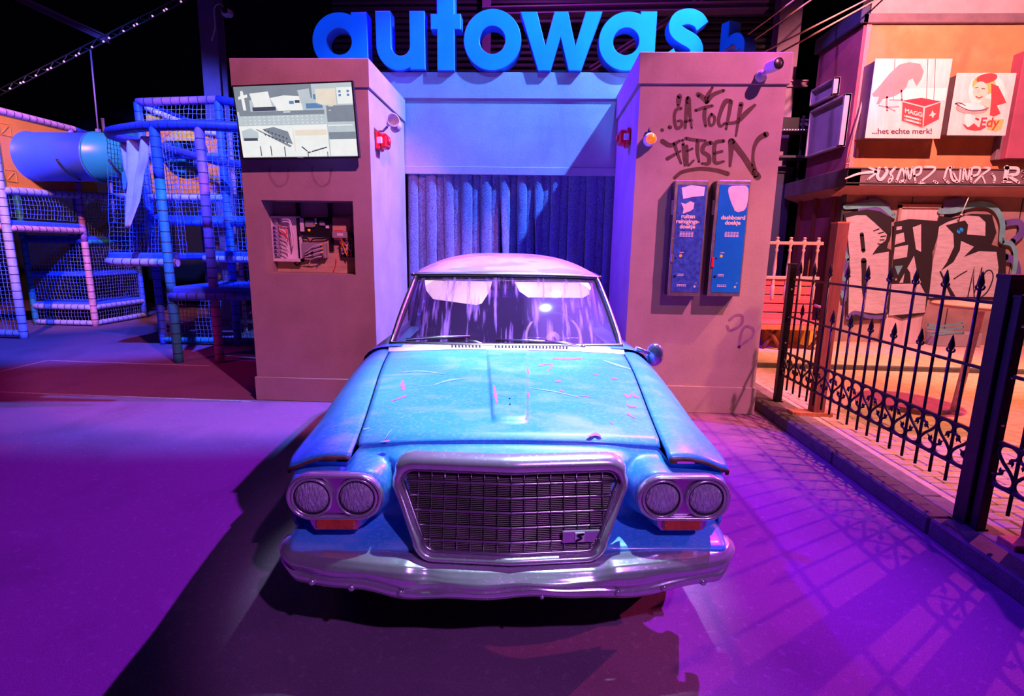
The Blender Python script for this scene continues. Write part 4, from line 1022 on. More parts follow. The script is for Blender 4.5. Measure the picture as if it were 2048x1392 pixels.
# ------------------------------------------------------------------ wipe dispensers
m_panelL = M('speckled_blue_panel', (.02, .05, .32), .35, var=.3, scale=26, col2=(.05, .16, .62), coat=.4)
m_panelR = M('bright_blue_panel', (.005, .20, .68), .3, var=.10, scale=6, coat=.4)
m_cloth_print = M('pale_print', (.72, .80, .88), .5, var=.12, scale=10)
m_cloth2 = M('lavender_print', (.80, .68, .80), .5, var=.12, scale=8)
m_yel = M('yellow_print', (.95, .72, .05), .5, var=.05); m_cream_print = M('cream_print', (.95, .85, .62), .5, var=.04); m_green_p = M('green_print', (.25, .65, .06), .5, var=.05)
m_boxsteel = M('worn_steel_frame', (.62, .55, .58), .32, .9, var=.2, scale=16)
def dispenser(x0, x1, z0, z1, lines, label, pm, right):
    yf = 5.015
    th = thing('wipe_dispenser', label, 'dispenser', ((x0 + x1) / 2, YF, z0), 'blue car wipe dispensers')
    MB().box(x0 + .004, x1 - .004, yf + .012, YF, z0, z1, bev=.004).build('cabinet', m_dsteel, th)
    fr = MB().box(x0, x1, yf + .004, yf + .016, z0, z1, bev=.003).build('door_frame', m_boxsteel, th)
    px0, px1, pz0, pz1 = x0 + .028, x1 - .012, z0 + .035, z1 - .035
    pn = MB().box(px0, px1, yf, yf + .006, pz0, pz1, bev=.001).build('front_panel', pm, th)
    W_, H_ = px1 - px0, pz1 - pz0
    F = lambda u, v, l=.0008: Vector((px0 + u * W_, yf - l, pz1 - v * H_))
    q = MB()
    if not right:
        q.fill([(.12, .03), (.45, .005), (.93, .02), (.91, .10), (.55, .11), (.20, .13), (.16, .08)], lambda u, v: F(u, v), 0, 0)
        q.fill([(.14, .165), (.30, .175), (.46, .15), (.60, .165), (.58, .22), (.48, .24), (.22, .265), (.24, .22)], lambda u, v: F(u, v, .0012), 1, 0)
    else:
        q.fill([(.30, .03), (.65, .01), (.97, .03), (.97, .20), (.80, .24), (.62, .24), (.40, .14)], lambda u, v: F(u, v), 2, 3)
        q.fill([(.55, .13), (.70, .145), (.90, .13), (.86, .18), (.90, .235), (.72, .225), (.56, .235), (.60, .18)], lambda u, v: F(u, v, .0012), 1, 0)
    # nameplates and buttons
    q.fill([(.26 + .055 * math.cos(a), .655 + .055 * W_ / H_ * math.sin(a)) for a in [i * .5236 for i in range(12)]], lambda u, v: F(u, v), 3)
    for cx, cy, r_, mm in ((.09, .68, .035, 4), (.09, .852, .055, 4)):
        q.fill([(cx + r_ * math.cos(a), cy + r_ * W_ / H_ * math.sin(a)) for a in [i * .5236 for i in range(12)]], lambda u, v: F(u, v), mm)
    lx, ly = .84, .945
    for k in range(8):
        a = k * math.pi / 4
        q.fill([(lx + .055 * math.cos(a), ly + .055 * W_ / H_ * math.sin(a)), (lx + .03 * math.cos(a + .4), ly + .03 * W_ / H_ * math.sin(a + .4)), (lx, ly), (lx + .03 * math.cos(a - .4), ly + .03 * W_ / H_ * math.sin(a - .4))], lambda u, v: F(u, v), 5 if k % 2 else 3)
    q.fill([(lx + .022 * math.cos(a), ly + .022 * W_ / H_ * math.sin(a)) for a in [i * .7854 for i in range(8)]], lambda u, v: F(u, v, .0012), 1)
    for (u0, v0, n, L) in ((.36, .43, 4, .5), (.22, .62, 1, .14), (.20, .826, 2, .22), (.20, .925, 2, .34), (.86, .905, 1, .05)):
        for k in range(n):
            dv = k * .013; uu = .5 - L / 2 if n == 4 else u0
            if n == 4: uu = (.42 if not right else .56) - L / 2
            for j in range(5): q.add([F(uu + j * L / 5, v0 + dv), F(uu + (j + .8) * L / 5, v0 + dv), F(uu + (j + .8) * L / 5, v0 + dv + .007), F(uu + j * L / 5, v0 + dv + .007)], [(0, 1, 2, 3)], 1)
    cxn = .42 if not right else .55
    for i, t in enumerate(lines):
        v = (.305 if len(lines) == 3 else .315) + i * .047
        add_text(q, t, .052, lambda x, y, v=v: F(cxn + x / W_, v - y / H_ , .001), 6, .0016, 'CENTER')
    pr_ = q.build('print', [m_cloth_print, m_white, m_cloth2, m_yel, m_blackp, m_green_p, m_cream_print], pn, recalc=False); pr_['kind'] = 'stuff'
    for z in (z0 + .03, (z0 + z1) / 2, z1 - .03):
        for x in (x0 + .014,):
            MB().lathe([(.006, 0), (.005, .004), (0, .005)], Matrix.Translation((x, yf + .004, z)) @ Matrix.Rotation(R(90), 4, 'X'), 8).build('rivet', m_boxsteel, fr)
    MB().box(x0 - .012, x0 + .006, yf + .02, yf + .05, z1 - .30, z1 - .17, bev=.003).build('hinge', m_boxsteel, th)
    MB().obox((x0 + .02, yf - .004, mix(z0, z1, .33 if not right else .30)), (.012, 0, 0), (0, .006, 0), (0, 0, .035 if not right else .045), bev=.003).build('latch', m_boxsteel if not right else m_red, th)
a0, a1 = at(1350, 361, 'y', 5.015), at(1416, 361, 'y', 5.015); c0, c1 = at(1336, 591, 'y', 5.015), at(1401, 592, 'y', 5.015)
dispenser((a0.x + c0.x) / 2, (a1.x + c1.x) / 2, (c0.z + c1.z) / 2, (a0.z + a1.z) / 2, ['ruiten', 'reinigings-', 'doekje'], 'dark blue wipe dispenser reading ruiten reinigingsdoekje on the right pillar', m_panelL, False)
a0, a1 = at(1432, 361, 'y', 5.015), at(1500, 361, 'y', 5.015); c0, c1 = at(1417, 592, 'y', 5.015), at(1482, 593, 'y', 5.015)
dispenser((a0.x + c0.x) / 2, (a1.x + c1.x) / 2, (c0.z + c1.z) / 2, (a0.z + a1.z) / 2, ['dashboard', 'doekje'], 'bright blue wipe dispenser reading dashboard doekje on the right pillar', m_panelR, True)

# ------------------------------------------------------------------ wiring niche in the left pillar
zn = lambda x, y: (510 + x * .12215, 390 + y * .12215)
def nq(x, y, Y=5.40): return at(*zn(x, y), 'y', Y)
m_ply = M('plywood', (.52, .38, .24), .7, var=.18, scale=5, stretch=(1, 1, 6))
m_purp = M('lilac_breaker', (.36, .28, .62), .4, var=.1)
m_wire_r = M('red_wire', (.7, .03, .03), .5, var=.1); m_wire_w = M('white_wire', (.8, .78, .75), .5, var=.1); m_wire_y = M('yellow_wire', (.8, .5, .05), .5, var=.1); m_wire_b = M('blue_wire', (.08, .14, .6), .5, var=.1)
p0_, p1_ = nq(262, 1262, 5.41), nq(1640, 352, 5.41)
bo = thing('wiring_board', 'plywood board at the back of the niche', 'board', ((p0_.x + p1_.x) / 2, 5.41, 1.32))
MB().box(max(p0_.x, -2.685), min(p1_.x, -1.79), 5.40, 5.419, 1.318, p1_.z).build('board', m_ply, bo)
for x in (700, 1225):
    q = nq(x, 100, 5.395); MB().box(q.x - .02, q.x + .02, 5.38, 5.40, p1_.z - .35, 2.015).build('batten', m_blackp, bo)
def nbox(x0, y0, x1, y1, y_front, y_back=5.40):
    a = at(*zn(x0, y1), 'y', y_front); c = at(*zn(x1, y0), 'y', y_front); return a.x, c.x, y_front, y_back, a.z, c.z
# fuse box
X0, X1, Y0, Y1, Z0, Z1 = nbox(285, 350, 715, 1085, 5.33)
fb = thing('fuse_box', 'open white fuse box with rows of breakers inside the niche', 'fuse box', ((X0 + X1) / 2, Y1, Z0))
MB().box(X0, X1, Y1 - .012, Y1, Z0, Z1).build('back_plate', m_white, fb)
for q in ((X0, X0 + .012, Z0, Z1), (X0, X1, Z1 - .012, Z1), (X0, X1, Z0, Z0 + .03), (X1 - .008, X1, Z0, Z1 - .2)): MB().box(q[0], q[1], Y0, Y1, q[2], q[3]).build('rim', m_white, fb)
MB().box(X0 + .05, X0 + .068, Y0 + .03, Y1, Z0 + .05, Z1 - .02).build('din_rail', m_grey, fb)
nb = 8
for k in range(nb):
    zc_ = mix(Z0 + .07, Z1 - .11, k / (nb - 1)); hz_ = (Z1 - Z0 - .18) / (nb - 1) / 2 * .82
    br_ = MB().box(X0 + .020, X0 + .052, Y0 + .012, Y1 - .012, zc_ - hz_, zc_ + hz_, bev=.004).build('breaker', m_purp, fb)
    MB().box(X0 + .030, X0 + .044, Y0 + .004, Y0 + .014, zc_ - hz_ * .5, zc_ + hz_ * .3).build('toggle', m_blackp, br_)
    MB().tube(catmull([(X0 + .07, Y0 + .03, zc_), (X0 + .11, Y0 + .005, zc_ + .004), (X0 + .15 + .01 * (k % 3), Y0 + .01, zc_ - .03), (X0 + .16, Y0 + .02, zc_ - .07)], 4), .0055, 5).build('wire', (m_wire_r if k > 4 else m_wire_w), fb)
for k, off in enumerate((0, .02)):
    MB().tube(catmull([nq(440, 400 + k * 40, Y0), nq(560, 410 + k * 40, Y0), nq(610 - k * 30, 560, Y0), nq(640 - k * 40, 700, Y0), nq(620, 860, Y0)], 5), .006, 5).build('wire', m_wire_w, fb)
# relay box
X0, X1, Y0, Y1, Z0, Z1 = nbox(735, 368, 1208, 655, 5.36)
rb_ = thing('relay_box', 'black open relay box at the top of the niche', 'relay box', ((X0 + X1) / 2, Y1, Z0))
MB().box(X0, X1, Y0 + .015, Y1, Z0, Z1, bev=.004).build('case', m_blackp, rb_)
for (a, c, e, f_, mt) in ((.02, .14, .2, .95, m_white), (.2, .48, .45, .82, m_grey), (.52, .58, .62, .95, m_white), (.68, .85, .55, .8, m_grey), (.88, .98, .4, .55, m_white), (.46, .52, .5, .6, m_wire_y)):
    MB().box(mix(X0, X1, a), mix(X0, X1, c), Y0, Y0 + .016, mix(Z0, Z1, e), mix(Z0, Z1, f_)).build('component', mt, rb_)
MB().lathe([(.014, 0), (.012, .01), (0, .014)], Matrix.Translation((mix(X0, X1, .3), Y0 + .015, mix(Z0, Z1, .28))) @ Matrix.Rotation(R(90), 4, 'X'), 10).build('pilot_lamp', m_orange_lamp, rb_)
# grey switch box
X0, X1, Y0, Y1, Z0, Z1 = nbox(772, 782, 1150, 1030, 5.34)
sb_ = thing('switch_box', 'lilac grey switch box in the middle of the niche', 'switch box', ((X0 + X1) / 2, Y1, Z0))
MB().box(X0, X1, Y0, Y1, Z0, Z1, bev=.006).build('case', m_grey, sb_)
for a in (.22, .42): MB().box(mix(X0, X1, a) - .012, mix(X0, X1, a) + .012, Y0 - .005, Y0, mix(Z0, Z1, .15), mix(Z0, Z1, .42)).build('rocker_switch', m_blackp, sb_)
for k in range(4):
    zc_ = mix(Z0 + .02, Z1 - .02, k / 3)
    MB().lathe([(.012, 0), (.012, .015), (.006, .02), (0, .02)], Matrix.Translation((X1 - .035, Y0, zc_)) @ Matrix.Rotation(R(90), 4, 'X'), 8).build('gland', m_wire_y if k else m_blackp, sb_)
    MB().tube(catmull([(X1 - .035, Y0 - .02, zc_), (X1 - .09, Y0 - .03, zc_ - .01), (X1 - .14, Y0 - .015, zc_ - .03), (X1 - .22, Y0 - .01, zc_ - .03 - .02 * k)], 4), .005, 5).build('wire', m_wire_w, sb_)
# control module
X0, X1, Y0, Y1, Z0, Z1 = nbox(1262, 600, 1500, 705, 5.33)
cm2 = thing('control_module', 'dark control module with orange terminals at the right of the niche', 'module', ((X0 + X1) / 2, Y1, Z0))
MB().box(X0, X1, Y0, Y1, Z0, Z1, bev=.004).build('case', m_grey, cm2)
MB().box(mix(X0, X1, .35), mix(X0, X1, .75), Y0 - .002, Y0, mix(Z0, Z1, .35), mix(Z0, Z1, .75)).build('label_plate', m_white, cm2)
for z in (Z0 - .012, Z1): MB().box(X0 + .02, X1 - .05, Y0 + .01, Y1 - .02, z, z + .014).build('terminal_strip', m_orange_lamp if False else m_wire_r, cm2)
X0, X1, Y0, Y1, Z0, Z1 = nbox(1405, 640, 1600, 1020, 5.36)
pw = thing('cable_mass_box', 'black power box tangled in wires at the right of the niche', 'power box', ((X0 + X1) / 2, Y1, Z0))
MB().box(X0, X1, Y0, Y1, Z0, Z1, bev=.006).build('case', m_blackp, pw)
rw = random.Random(11)
for k in range(12):
    P = [Vector((mix(X0, X1, rw.random()), Y0 - .005 - .02 * rw.random(), mix(Z0, Z1, rw.random()))) for _ in range(5)]
    MB().tube(catmull(P, 4), .0035, 5).build('wire', rw.choice([m_wire_r, m_wire_w, m_wire_y, m_blackp, m_wire_b]), pw)
X0, X1, Y0, Y1, Z0, Z1 = nbox(1255, 372, 1562, 590, 5.385)
MB().box(X0, X1, Y0, Y1, Z0, Z1).build('spacer_panel', m_ply, bo)
ck = thing('black_cable', 'black cable loop running down to the switch box in the niche', 'cable', nq(905, 770, 5.37))
MB().tube(catmull([nq(700, 380, 5.375), nq(705, 560, 5.375), nq(760, 690, 5.375), nq(860, 715, 5.37), nq(905, 775, 5.36), nq(960, 720, 5.37), nq(1150, 710, 5.375), nq(1225, 640, 5.375), nq(1235, 380, 5.375)], 6), .009, 6).build('sheath', m_blackp, ck)
ck = thing('black_cable', 'black cable looping below the fuse box in the niche', 'cable', nq(700, 1140, 5.38))
MB().tube(catmull([nq(720, 700, 5.385), nq(730, 1000, 5.385), nq(735, 1110, 5.38), nq(690, 1150, 5.375), nq(650, 1110, 5.37), nq(690, 1080, 5.36)], 6), .009, 6).build('sheath', m_blackp, ck)
for k, (a, c) in enumerate((((900, 1040), (870, 1150)), ((1050, 1040), (1010, 1180)), ((1330, 1040), (1280, 1260)))):
    ck = thing('loose_wire', ('thin loose wire hanging left of the others under the switch box', 'thin loose wire hanging under the right end of the switch box', 'thin loose wire dangling below the control module')[k], 'wire', nq(*c, 5.39))
    MB().tube(catmull([nq(*a, 5.38), nq((a[0] + c[0]) / 2 + 15, (a[1] + c[1]) / 2, 5.385), nq(*c, 5.39)], 4), .005, 5).build('core', (m_wire_w, m_wire_b, m_wire_r)[k], ck)
# ================================================================== kerb, street paving, fence
m_kerb = M('dark_kerb_stone', (.06, .055, .06), .7, var=.3, scale=14, bump=.3, bscale=60)
m_kerbtop = M('grey_kerb_top', (.18, .15, .16), .8, var=.3, scale=14, bump=.25, bscale=60)
m_brick = M('street_brick', (.46, .36, .33), .85, var=.18, scale=9, bump=.3, bscale=50)
m_brick2 = M('street_brick_worn', (.54, .43, .38), .85, var=.18, scale=9, bump=.3, bscale=50)
m_sand = M('compact_orange_sand', (.55, .36, .24), .95, var=.2, scale=12, bump=.3, bscale=80)
m_mortar = M('sandy_joint', (.20, .14, .12), .95, var=.3, scale=30)
st_ = tag(MB().box(2.46, 16, 1.0, 13.5, 0, .085).build('floor_street', m_mortar), 'raised street bed beyond the kerb', kind='structure')
kb = thing('kerb', None, None, (2.38, 3, 0)); kb['kind'] = 'structure'; kb['label'] = 'dark kerb stones along the street edge'
y = .9
i = 0
while y < 6.9:
    L = 1.0
    MB().box(2.30, 2.46, y, y + L - .006, 0, .115, bev=.012).build('kerb_stone', [m_kerb], kb)
    y += L; i += 1
# flat slab strip behind the kerb stones
y = .9
while y < 6.9:
    MB().box(2.465, 2.60, y + .3, y + 1.29, .085, .108, bev=.006).build('kerb_slab', m_kerbtop, kb); y += 1.0
pv_ = thing('paving', None, None, (3, 4, .085)); pv_['kind'] = 'structure'; pv_['label'] = 'herring rows of street bricks behind the fence'
bl_, bw_ = .20, .098
vars_ = [MB().box(-bl_ / 2 + .003, bl_ / 2 - .003, -bw_ / 2 + .003, bw_ / 2 - .003, -.02, .018 + dz, bev=.006).mesh('brick', mt) for dz, mt in ((0, m_brick), (.003, m_brick2), (-.002, m_brick), (.001, m_brick2))]
half = MB().box(-bl_ / 4 + .003, bl_ / 4 - .003, -bw_ / 2 + .003, bw_ / 2 - .003, -.02, .018, bev=.006).mesh('half_brick', m_brick)
cnt = 0; rest = MB()
rows = []
ny = 0; yy = 1.4
cand = []
while yy < 5.9:
    xx = 2.765 + (bl_ / 2 if ny % 2 else 0)
    if ny % 2: inst(half, 'half_brick', pv_, Matrix.Translation((2.765 - bl_ / 4 + bl_ / 4 - 3 - .05 + .0, yy - 4, 0)))
    lim = 3.32 + .22 * (yy - 4.2) if yy > 2 else 3.5
    lim = 4.6 if yy < 4.1 else mix(3.9, 3.0, sst(4.1, 5.9, yy))
    while xx < lim:
        cand.append((xx, yy)); xx += bl_
    ny += 1; yy += bw_
cand.sort(key=lambda p: p[0] ** 2 + p[1] ** 2 + (100 if p[1] < 2.3 else 0) )
for k, (xx, yy) in enumerate(cand):
    if k < 300:
        inst(random.choice(vars_), 'brick', pv_, Matrix.Translation((xx - 3, yy - 4, .001 * random.random())) @ Matrix.Rotation(random.uniform(-.012, .012), 4, 'Z'))
    else:
        rest.box(xx - bl_ / 2 + .003, xx + bl_ / 2 - .003, yy - bw_ / 2 + .003, yy + bw_ / 2 - .003, .065, .103)
if rest.v: tag(rest.build('far_bricks', m_brick, pv_), kind='stuff')
MB().box(2.602, 2.66, 1.3, 6.6, .085, .1).build('edging_strip', m_brick2, pv_)
# orange sand strip and far pavement with its low step
tag(MB().box(2.66, 15.9, 4.0, 7.0, .085, .094).build('floor_sand', m_sand), 'orange lit sandy street surface', kind='structure')
sw = tag(MB().box(2.66, 15.9, 7.0, 8.9, .085, .15).build('floor_sidewalk', m_sand), 'raised sidewalk before the cafe', kind='structure')
tag(MB().box(2.66, 15.9, 6.93, 6.998, .085, .152, bev=.006).build('trim_4', m_kerb), 'dark low kerb edge of the sidewalk', kind='structure')

# ------------------------------------------------------------------ iron fence
m_iron = M('black_iron', (.016, .013, .020), .38, .5, var=.3, scale=20, bump=.1)
FX = 2.49
rails = (1.35, .987, .63, .395)
def finial_mesh(s_):
    b = MB()
    b.lathe([(.005, 0), (.011, .008), (.006, .018), (.016, .04), (.017, .055), (.010, .085), (.004, .11), (0, .118)], n=8)
    for k in (-1, 1):
        b.tube([(0, k * .004, .012), (0, k * .022, .016), (0, k * .030, .028), (0, k * .026, .038)], [.006, .007, .006, .003], 5)
    b.v = [v * s_ for v in b.v]
    return b.mesh('finial', m_iron)
fin = finial_mesh(1.0)
def scroll_mesh():
    """one S-shaped scroll between the two lower rails"""
    h = .235; b = MB(); P = []
    for k in range(15):
        a = R(-60 + 270 * k / 14); P.append((0, .036 + .036 * math.cos(a) - .04, h - .045 + .040 * math.sin(a)))
    top = [(0, .022, h * .70), (0, .054, h * .77), (0, .054, h * .91), (0, .008, h * .985), (0, -.046, h * .92), (0, -.056, h * .76), (0, -.028, h * .60), (0, .0, h * .5)]
    full = top + [(0, -p[1], h - p[2]) for p in top[::-1][1:]]
    Q = catmull(full, 5)
    b.tube(Q, .0088, 6, sx=1.0)
    for s in (1, -1):
        e = Vector(full[0]) if s > 0 else Vector(full[-1])
        b.tube([e, e + Vector((0, -.006 * s, -.02 * s)), e + Vector((0, -.024 * s, -.03 * s))], [.010, .007, .002], 5)
        b.tube([e, e + Vector((0, .010 * s, -.018 * s)), e + Vector((0, .008 * s, -.034 * s))], [.009, .007, .002], 5)
    return b.mesh('scroll', m_iron)
scr_me = scroll_mesh()
def fence(y_a, y_b, label, n_tall, grp='iron fence panels'):
    th = thing('iron_fence', label, 'fence', (FX, (y_a + y_b) / 2, .1), grp)
    for z in rails: MB().box(FX - .008, FX + .008, y_a, y_b, z - .009, z + .009, bev=.002).build('rail', m_iron, th)
    step = (y_b - y_a) / (n_tall * 2)
    tall_me = MB().tube([(0, 0, .27), (0, 0, 1.42)], .0095, 6).mesh('tall_bar', m_iron); short_me = MB().tube([(0, 0, .27), (0, 0, 1.03)], .0095, 6).mesh('short_bar', m_iron)
    c = Vector(th.location)
    for k in range(n_tall * 2 - 1):
        yy = y_a + (k + 1) * step; tall = k % 2 == 0
        bar = inst(tall_me if tall else short_me, 'tall_bar' if tall else 'short_bar', th, Matrix.Translation(Vector((FX, yy, 0)) - c))
        inst(fin, 'finial', bar, Matrix.Translation((0, 0, 1.40 if tall else 1.02)))
    ns = n_tall * 2
    for k in range(ns):
        yy = y_a + (k + .5) * step
        m_ = Matrix.Translation(Vector((FX, yy, .395)) - c)
        if k % 2: m_ = m_ @ Matrix.Scale(-1, 4, (0, 1, 0))
        inst(scr_me, 'scroll', th, m_)
def ypx(px, py): return at(px, py, 'x', FX).y
fence(2.94, 5.235, 'black iron fence panel with spear tips between the two iron posts', 9)
fence(1.30, 2.762, 'nearest iron fence panel cut by the right edge of the picture', 6)
def iron_post(y, hw, top, label):
    th = thing('iron_post', label, 'post', (FX, y, .108))
    MB().box(FX - hw, FX + hw, y - hw, y + hw, .108, top, bev=.004).build('shaft', m_iron, th)
    MB().box(FX - hw - .004, FX + hw + .004, y - hw - .004, y + hw + .004, top - .012, top + .008, bev=.003).build('cap', m_iron, th)
    MB().box(FX - hw * 1.5, FX + hw * 1.5, y - hw * 1.02, y + hw * 1.02, .108, .118).build('base_plate', m_iron, th)
    b = MB().lathe([(.009, 0), (.008, .004), (0, .006)], n=8).mesh('bolt', m_boxsteel)
    for z in (.45, .72, .98, 1.25): inst(b, 'bolt', th, Matrix.Translation((0, -hw - .001, z - .108)) @ Matrix.Rotation(R(90), 4, 'X'))
iron_post(5.27, .032, 1.49, 'slim black iron post beside the right pillar')
iron_post(2.875, .045, 1.50, 'thick black iron post at the right edge')
iron_post(2.797, .026, 1.40, 'second thinner iron post against the thick one')
# wooden support posts with feet
m_wood = M('red_brown_wood', (.20, .055, .035), .6, var=.3, scale=5, stretch=(6, 6, .6), bump=.15)
m_wood2 = M('orange_brown_wood', (.46, .17, .07), .6, var=.25, scale=5, stretch=(6, 6, .6), bump=.1)
def wood_post(x, y, hx, hy, top, label, foot):
    th = thing('wooden_post', label, 'post', (x, y, .1))
    MB().box(x - hx, x + hx, y - hy, y + hy, .1, top, bev=.004).build('shaft', m_wood, th)
    MB().box(x - foot, x + foot * .55, y - .055, y + .055, .1, .142, bev=.004).build('foot', m_wood2, th)
    MB().box(x - hx * 1.02, x + hx * 1.02, y - hy * 1.02, y + hy * 1.02, top - .003, top + .012).build('cap', m_wood2, th)
wood_post(2.665, 4.86, .052, .052, 1.86, 'tall red brown wooden post behind the fence near the bench', .24)
wood_post(2.66, 2.62, .06, .05, 1.62, 'nearest wooden post at the right edge of the picture', .17)

# ------------------------------------------------------------------ bench
m_benchred = M('worn_red_slat', (.60, .10, .11), .5, var=.25, scale=7, stretch=(.6, 6, 6))
m_turned = M('pale_turned_wood', (.50, .33, .30), .5, var=.15, scale=10)
m_ochre = M('ochre_panel', (.60, .30, .03), .6, var=.15, scale=6)
bx0, bx1 = at(1500, 690, 'y', 8.2).x, at(1638, 690, 'y', 8.2).x
BY = 8.25
bn = thing('garden_bench', 'red slatted bench with turned spindles behind the far fence post', 'bench', ((bx0 + bx1) / 2, BY, .15))
zt = at(1600, 484, 'y', BY + .2).z; zr2 = at(1600, 556, 'y', BY + .2).z; zs = at(1600, 645, 'y', BY - .1).z
for z in (zt - .02, zr2): MB().box(bx0 - .1, bx1, BY + .17, BY + .22, z - .025, z + .025, bev=.006).build('back_rail', m_turned, bn)
sp_prof = lambda h: [(.018, 0), (.034, .02 * h), (.034, .22 * h), (.022, .26 * h), (.03, .29 * h), (.018, .33 * h), (.03, .52 * h), (.016, .76 * h), (.03, .80 * h), (.016, .83 * h), (.036, .90 * h), (.03, .95 * h), (.014, .965 * h), (.028, .98 * h), (.022, 1.0 * h), (0, 1.005 * h)]
spin = MB().lathe(sp_prof(zt + .07 - zr2 + .35), n=12).mesh('spindle', m_turned)
for px in (1553, 1580, 1607, 1635):
    x = at(px, 500, 'y', BY + .195).x
    inst(spin, 'spindle', bn, Matrix.Translation((x - bn.location.x, .195, zr2 - .35 - .15)))
for k in range(5):
    z = mix(zs + .05, zr2 - .06, k / 4); h = (zr2 - .06 - zs - .05) / 4 / 2 * .88
    MB().obox(((bx0 + bx1) / 2 - .05, BY + .17 - k * 0 + .01 * k, z), ((bx1 - bx0) / 2, 0, 0), (0, .012, 0), (0, 0, h), bev=.005).build('back_slat', m_benchred, bn)
for k in range(4):
    y = BY + .10 - k * .12; MB().box(bx0 - .1, bx1 - .02, y - .055, y + .055, zs - .012, zs + .012, bev=.005).build('seat_slat', m_benchred, bn)
MB().box(bx0 - .1, bx1 - .03, BY - .33, BY - .30, zs - .09, zs - .015, bev=.004).build('front_apron', m_wood2, bn)
for x in (bx0 + .25, bx1 - .10):
    MB().tube([(x - .12, BY - .25, zs - .05), (x, BY - .25, (zs + .15) / 2), (x + .12, BY - .25, .17)], .03, 6).build('leg', m_wood, bn)
    MB().tube([(x + .12, BY - .20, zs - .05), (x, BY - .20, (zs + .15) / 2), (x - .12, BY - .20, .17)], .03, 6).build('leg', m_wood, bn)
    MB().box(x - .02, x + .02, BY + .10, BY + .16, .15, zs).build('leg', m_wood, bn)
MB().box(bx0 - .1, bx1 + .15, BY + .30, BY + .34, .15, zs - .02).build('ochre_backing', m_ochre, bn)
MB().cyl((bx1 - .02, BY - .28, zs + .22), (bx1 - .02, BY + .18, zs + .24), .022, 8).build('armrest', m_turned, bn)
MB().cyl((bx1 - .02, BY - .28, zs), (bx1 - .02, BY - .28, zs + .22), .02, 8).build('arm_post', m_turned, bn)
# ------------------------------------------------------------------ round table
tt = at(1905, 606, 'y', 5.15)
m_tabletop = M('pale_table_wood', (.72, .48, .34), .5, var=.12, scale=6)
m_tableleg = M('scuffed_pale_leg', (.62, .46, .48), .6, var=.3, scale=20)
tx = at(1945, 620, 'y', 5.1).x; ty = 5.1; tz = at(1945, 612, 'y', 5.1).z
tb = thing('round_table', 'round wooden bar table on one pale post behind the fence', 'table', (at(1910, 825, 'z', .1).x, ty, .094))
tx = tb.location.x
MB().lathe([(.0, -.02), (.38, -.02), (.40, -.008), (.40, .008), (.385, .02), (0, .022)], (tx + .10, ty, tz), 36).build('table_top', m_tabletop, tb)
MB().tube([(tx, ty, .10), (tx + .08, ty, tz - .02)], [.032, .034], 12).build('post', m_tableleg, tb)
MB().lathe([(.09, 0), (.09, .01), (.035, .02), (.033, .03)], (tx, ty, .094), 20).build('base_flange', m_tableleg, tb)
MB().lathe([(.09, -.02), (.09, -.01), (.04, 0)], (tx + .08, ty, tz - .012), 16).build('top_bracket', m_tableleg, tb)
# ================================================================== street cafe at the right
m_orange = M('orange_plaster', (.62, .24, .10), .9, var=.16, scale=2.4, bump=.12, bscale=30)
overlay(m_orange, (.34, .12, .08), 1.4, .52, .72, (1.6, 1, 1), seed=3, amount=.6)
overlay(m_orange, (.72, .40, .20), 1.8, .60, .75, seed=8, amount=.5)
m_maroon = M('maroon_plaster', (.30, .07, .13), .9, var=.2, scale=2.4)
m_canopy = M('dark_canopy', (.16, .11, .14), .6, var=.2, scale=5)
m_soffit = M('canopy_soffit', (.45, .22, .22), .7, var=.15, scale=5, stretch=(1, 6, 1))
m_lowwall = M('dirty_shop_wall', (.34, .22, .22), .85, var=.2, scale=3)
overlay(m_lowwall, (.20, .11, .13), 1.5, .52, .7, seed=2, amount=.6)
m_bluelit = M('painted_blue_light', (.03, .03, .09), .7)  # blue light on side cornice and backdrop is put into this colour
m_grey_wall = M('grey_pink_wall', (.34, .28, .30), .9, var=.12, scale=3)
CX, CY = 4.85, 8.8
cf = thing('cafe_facade', 'orange plastered cafe corner with graffiti canopy at the right', 'building', (CX, CY, .15))
MB().box(CX, 10.5, CY, CY + .25, 2.75, 4.96).build('upper_wall', m_orange, cf)
MB().box(CX - .06, CX, CY, 10.05, 2.75, 4.96).build('side_wall', m_maroon, cf)
MB().box(CX - .02, CX + .05, CY - .015, CY + .05, 2.85, 4.96).build('corner_strip', m_soffit, cf)
MB().box(CX - .10, 10.5, CY - .05, CY + .3, 4.96, 5.09, bev=.01).build('cornice', m_canopy, cf)
MB().box(CX - .14, CX - .02, CY - .05, 10.08, 4.96, 5.20, bev=.01).build('side_cornice', m_bluelit, cf)
MB().box(CX + .03, 10.5, CY + .02, CY + .25, 5.09, 6.6).build('parapet', m_grey_wall, cf)
cn = MB().box(4.70, 10.5, 8.55, CY + .05, 2.62, 2.885, bev=.006).build('canopy', m_canopy, cf)
MB().box(4.70, CX + .05, 8.55, 10.6, 2.62, 2.885, bev=.006).build('side_canopy', m_canopy, cf)
for z in (2.66, 2.875): MB().box(4.69, 10.5, 8.538, 8.552, z - .008, z + .008).build('canopy_bead', m_dsteel, cn)
MB().add([(4.70, 8.56, 2.62), (10.5, 8.56, 2.62), (10.5, 8.95, 2.50), (4.70, 8.95, 2.50)], [(0, 1, 2, 3)]).build('soffit', m_soffit, cf)
MB().add([(4.70, 8.56, 2.62), (4.70, 10.6, 2.62), (4.98, 10.6, 2.52), (4.98, 8.95, 2.50)], [(0, 1, 2, 3)]).build('side_soffit', m_soffit, cf)
LW = 8.90
MB().box(4.93, 10.5, LW, LW + .2, .15, 2.6).build('lower_wall', m_lowwall, cf)
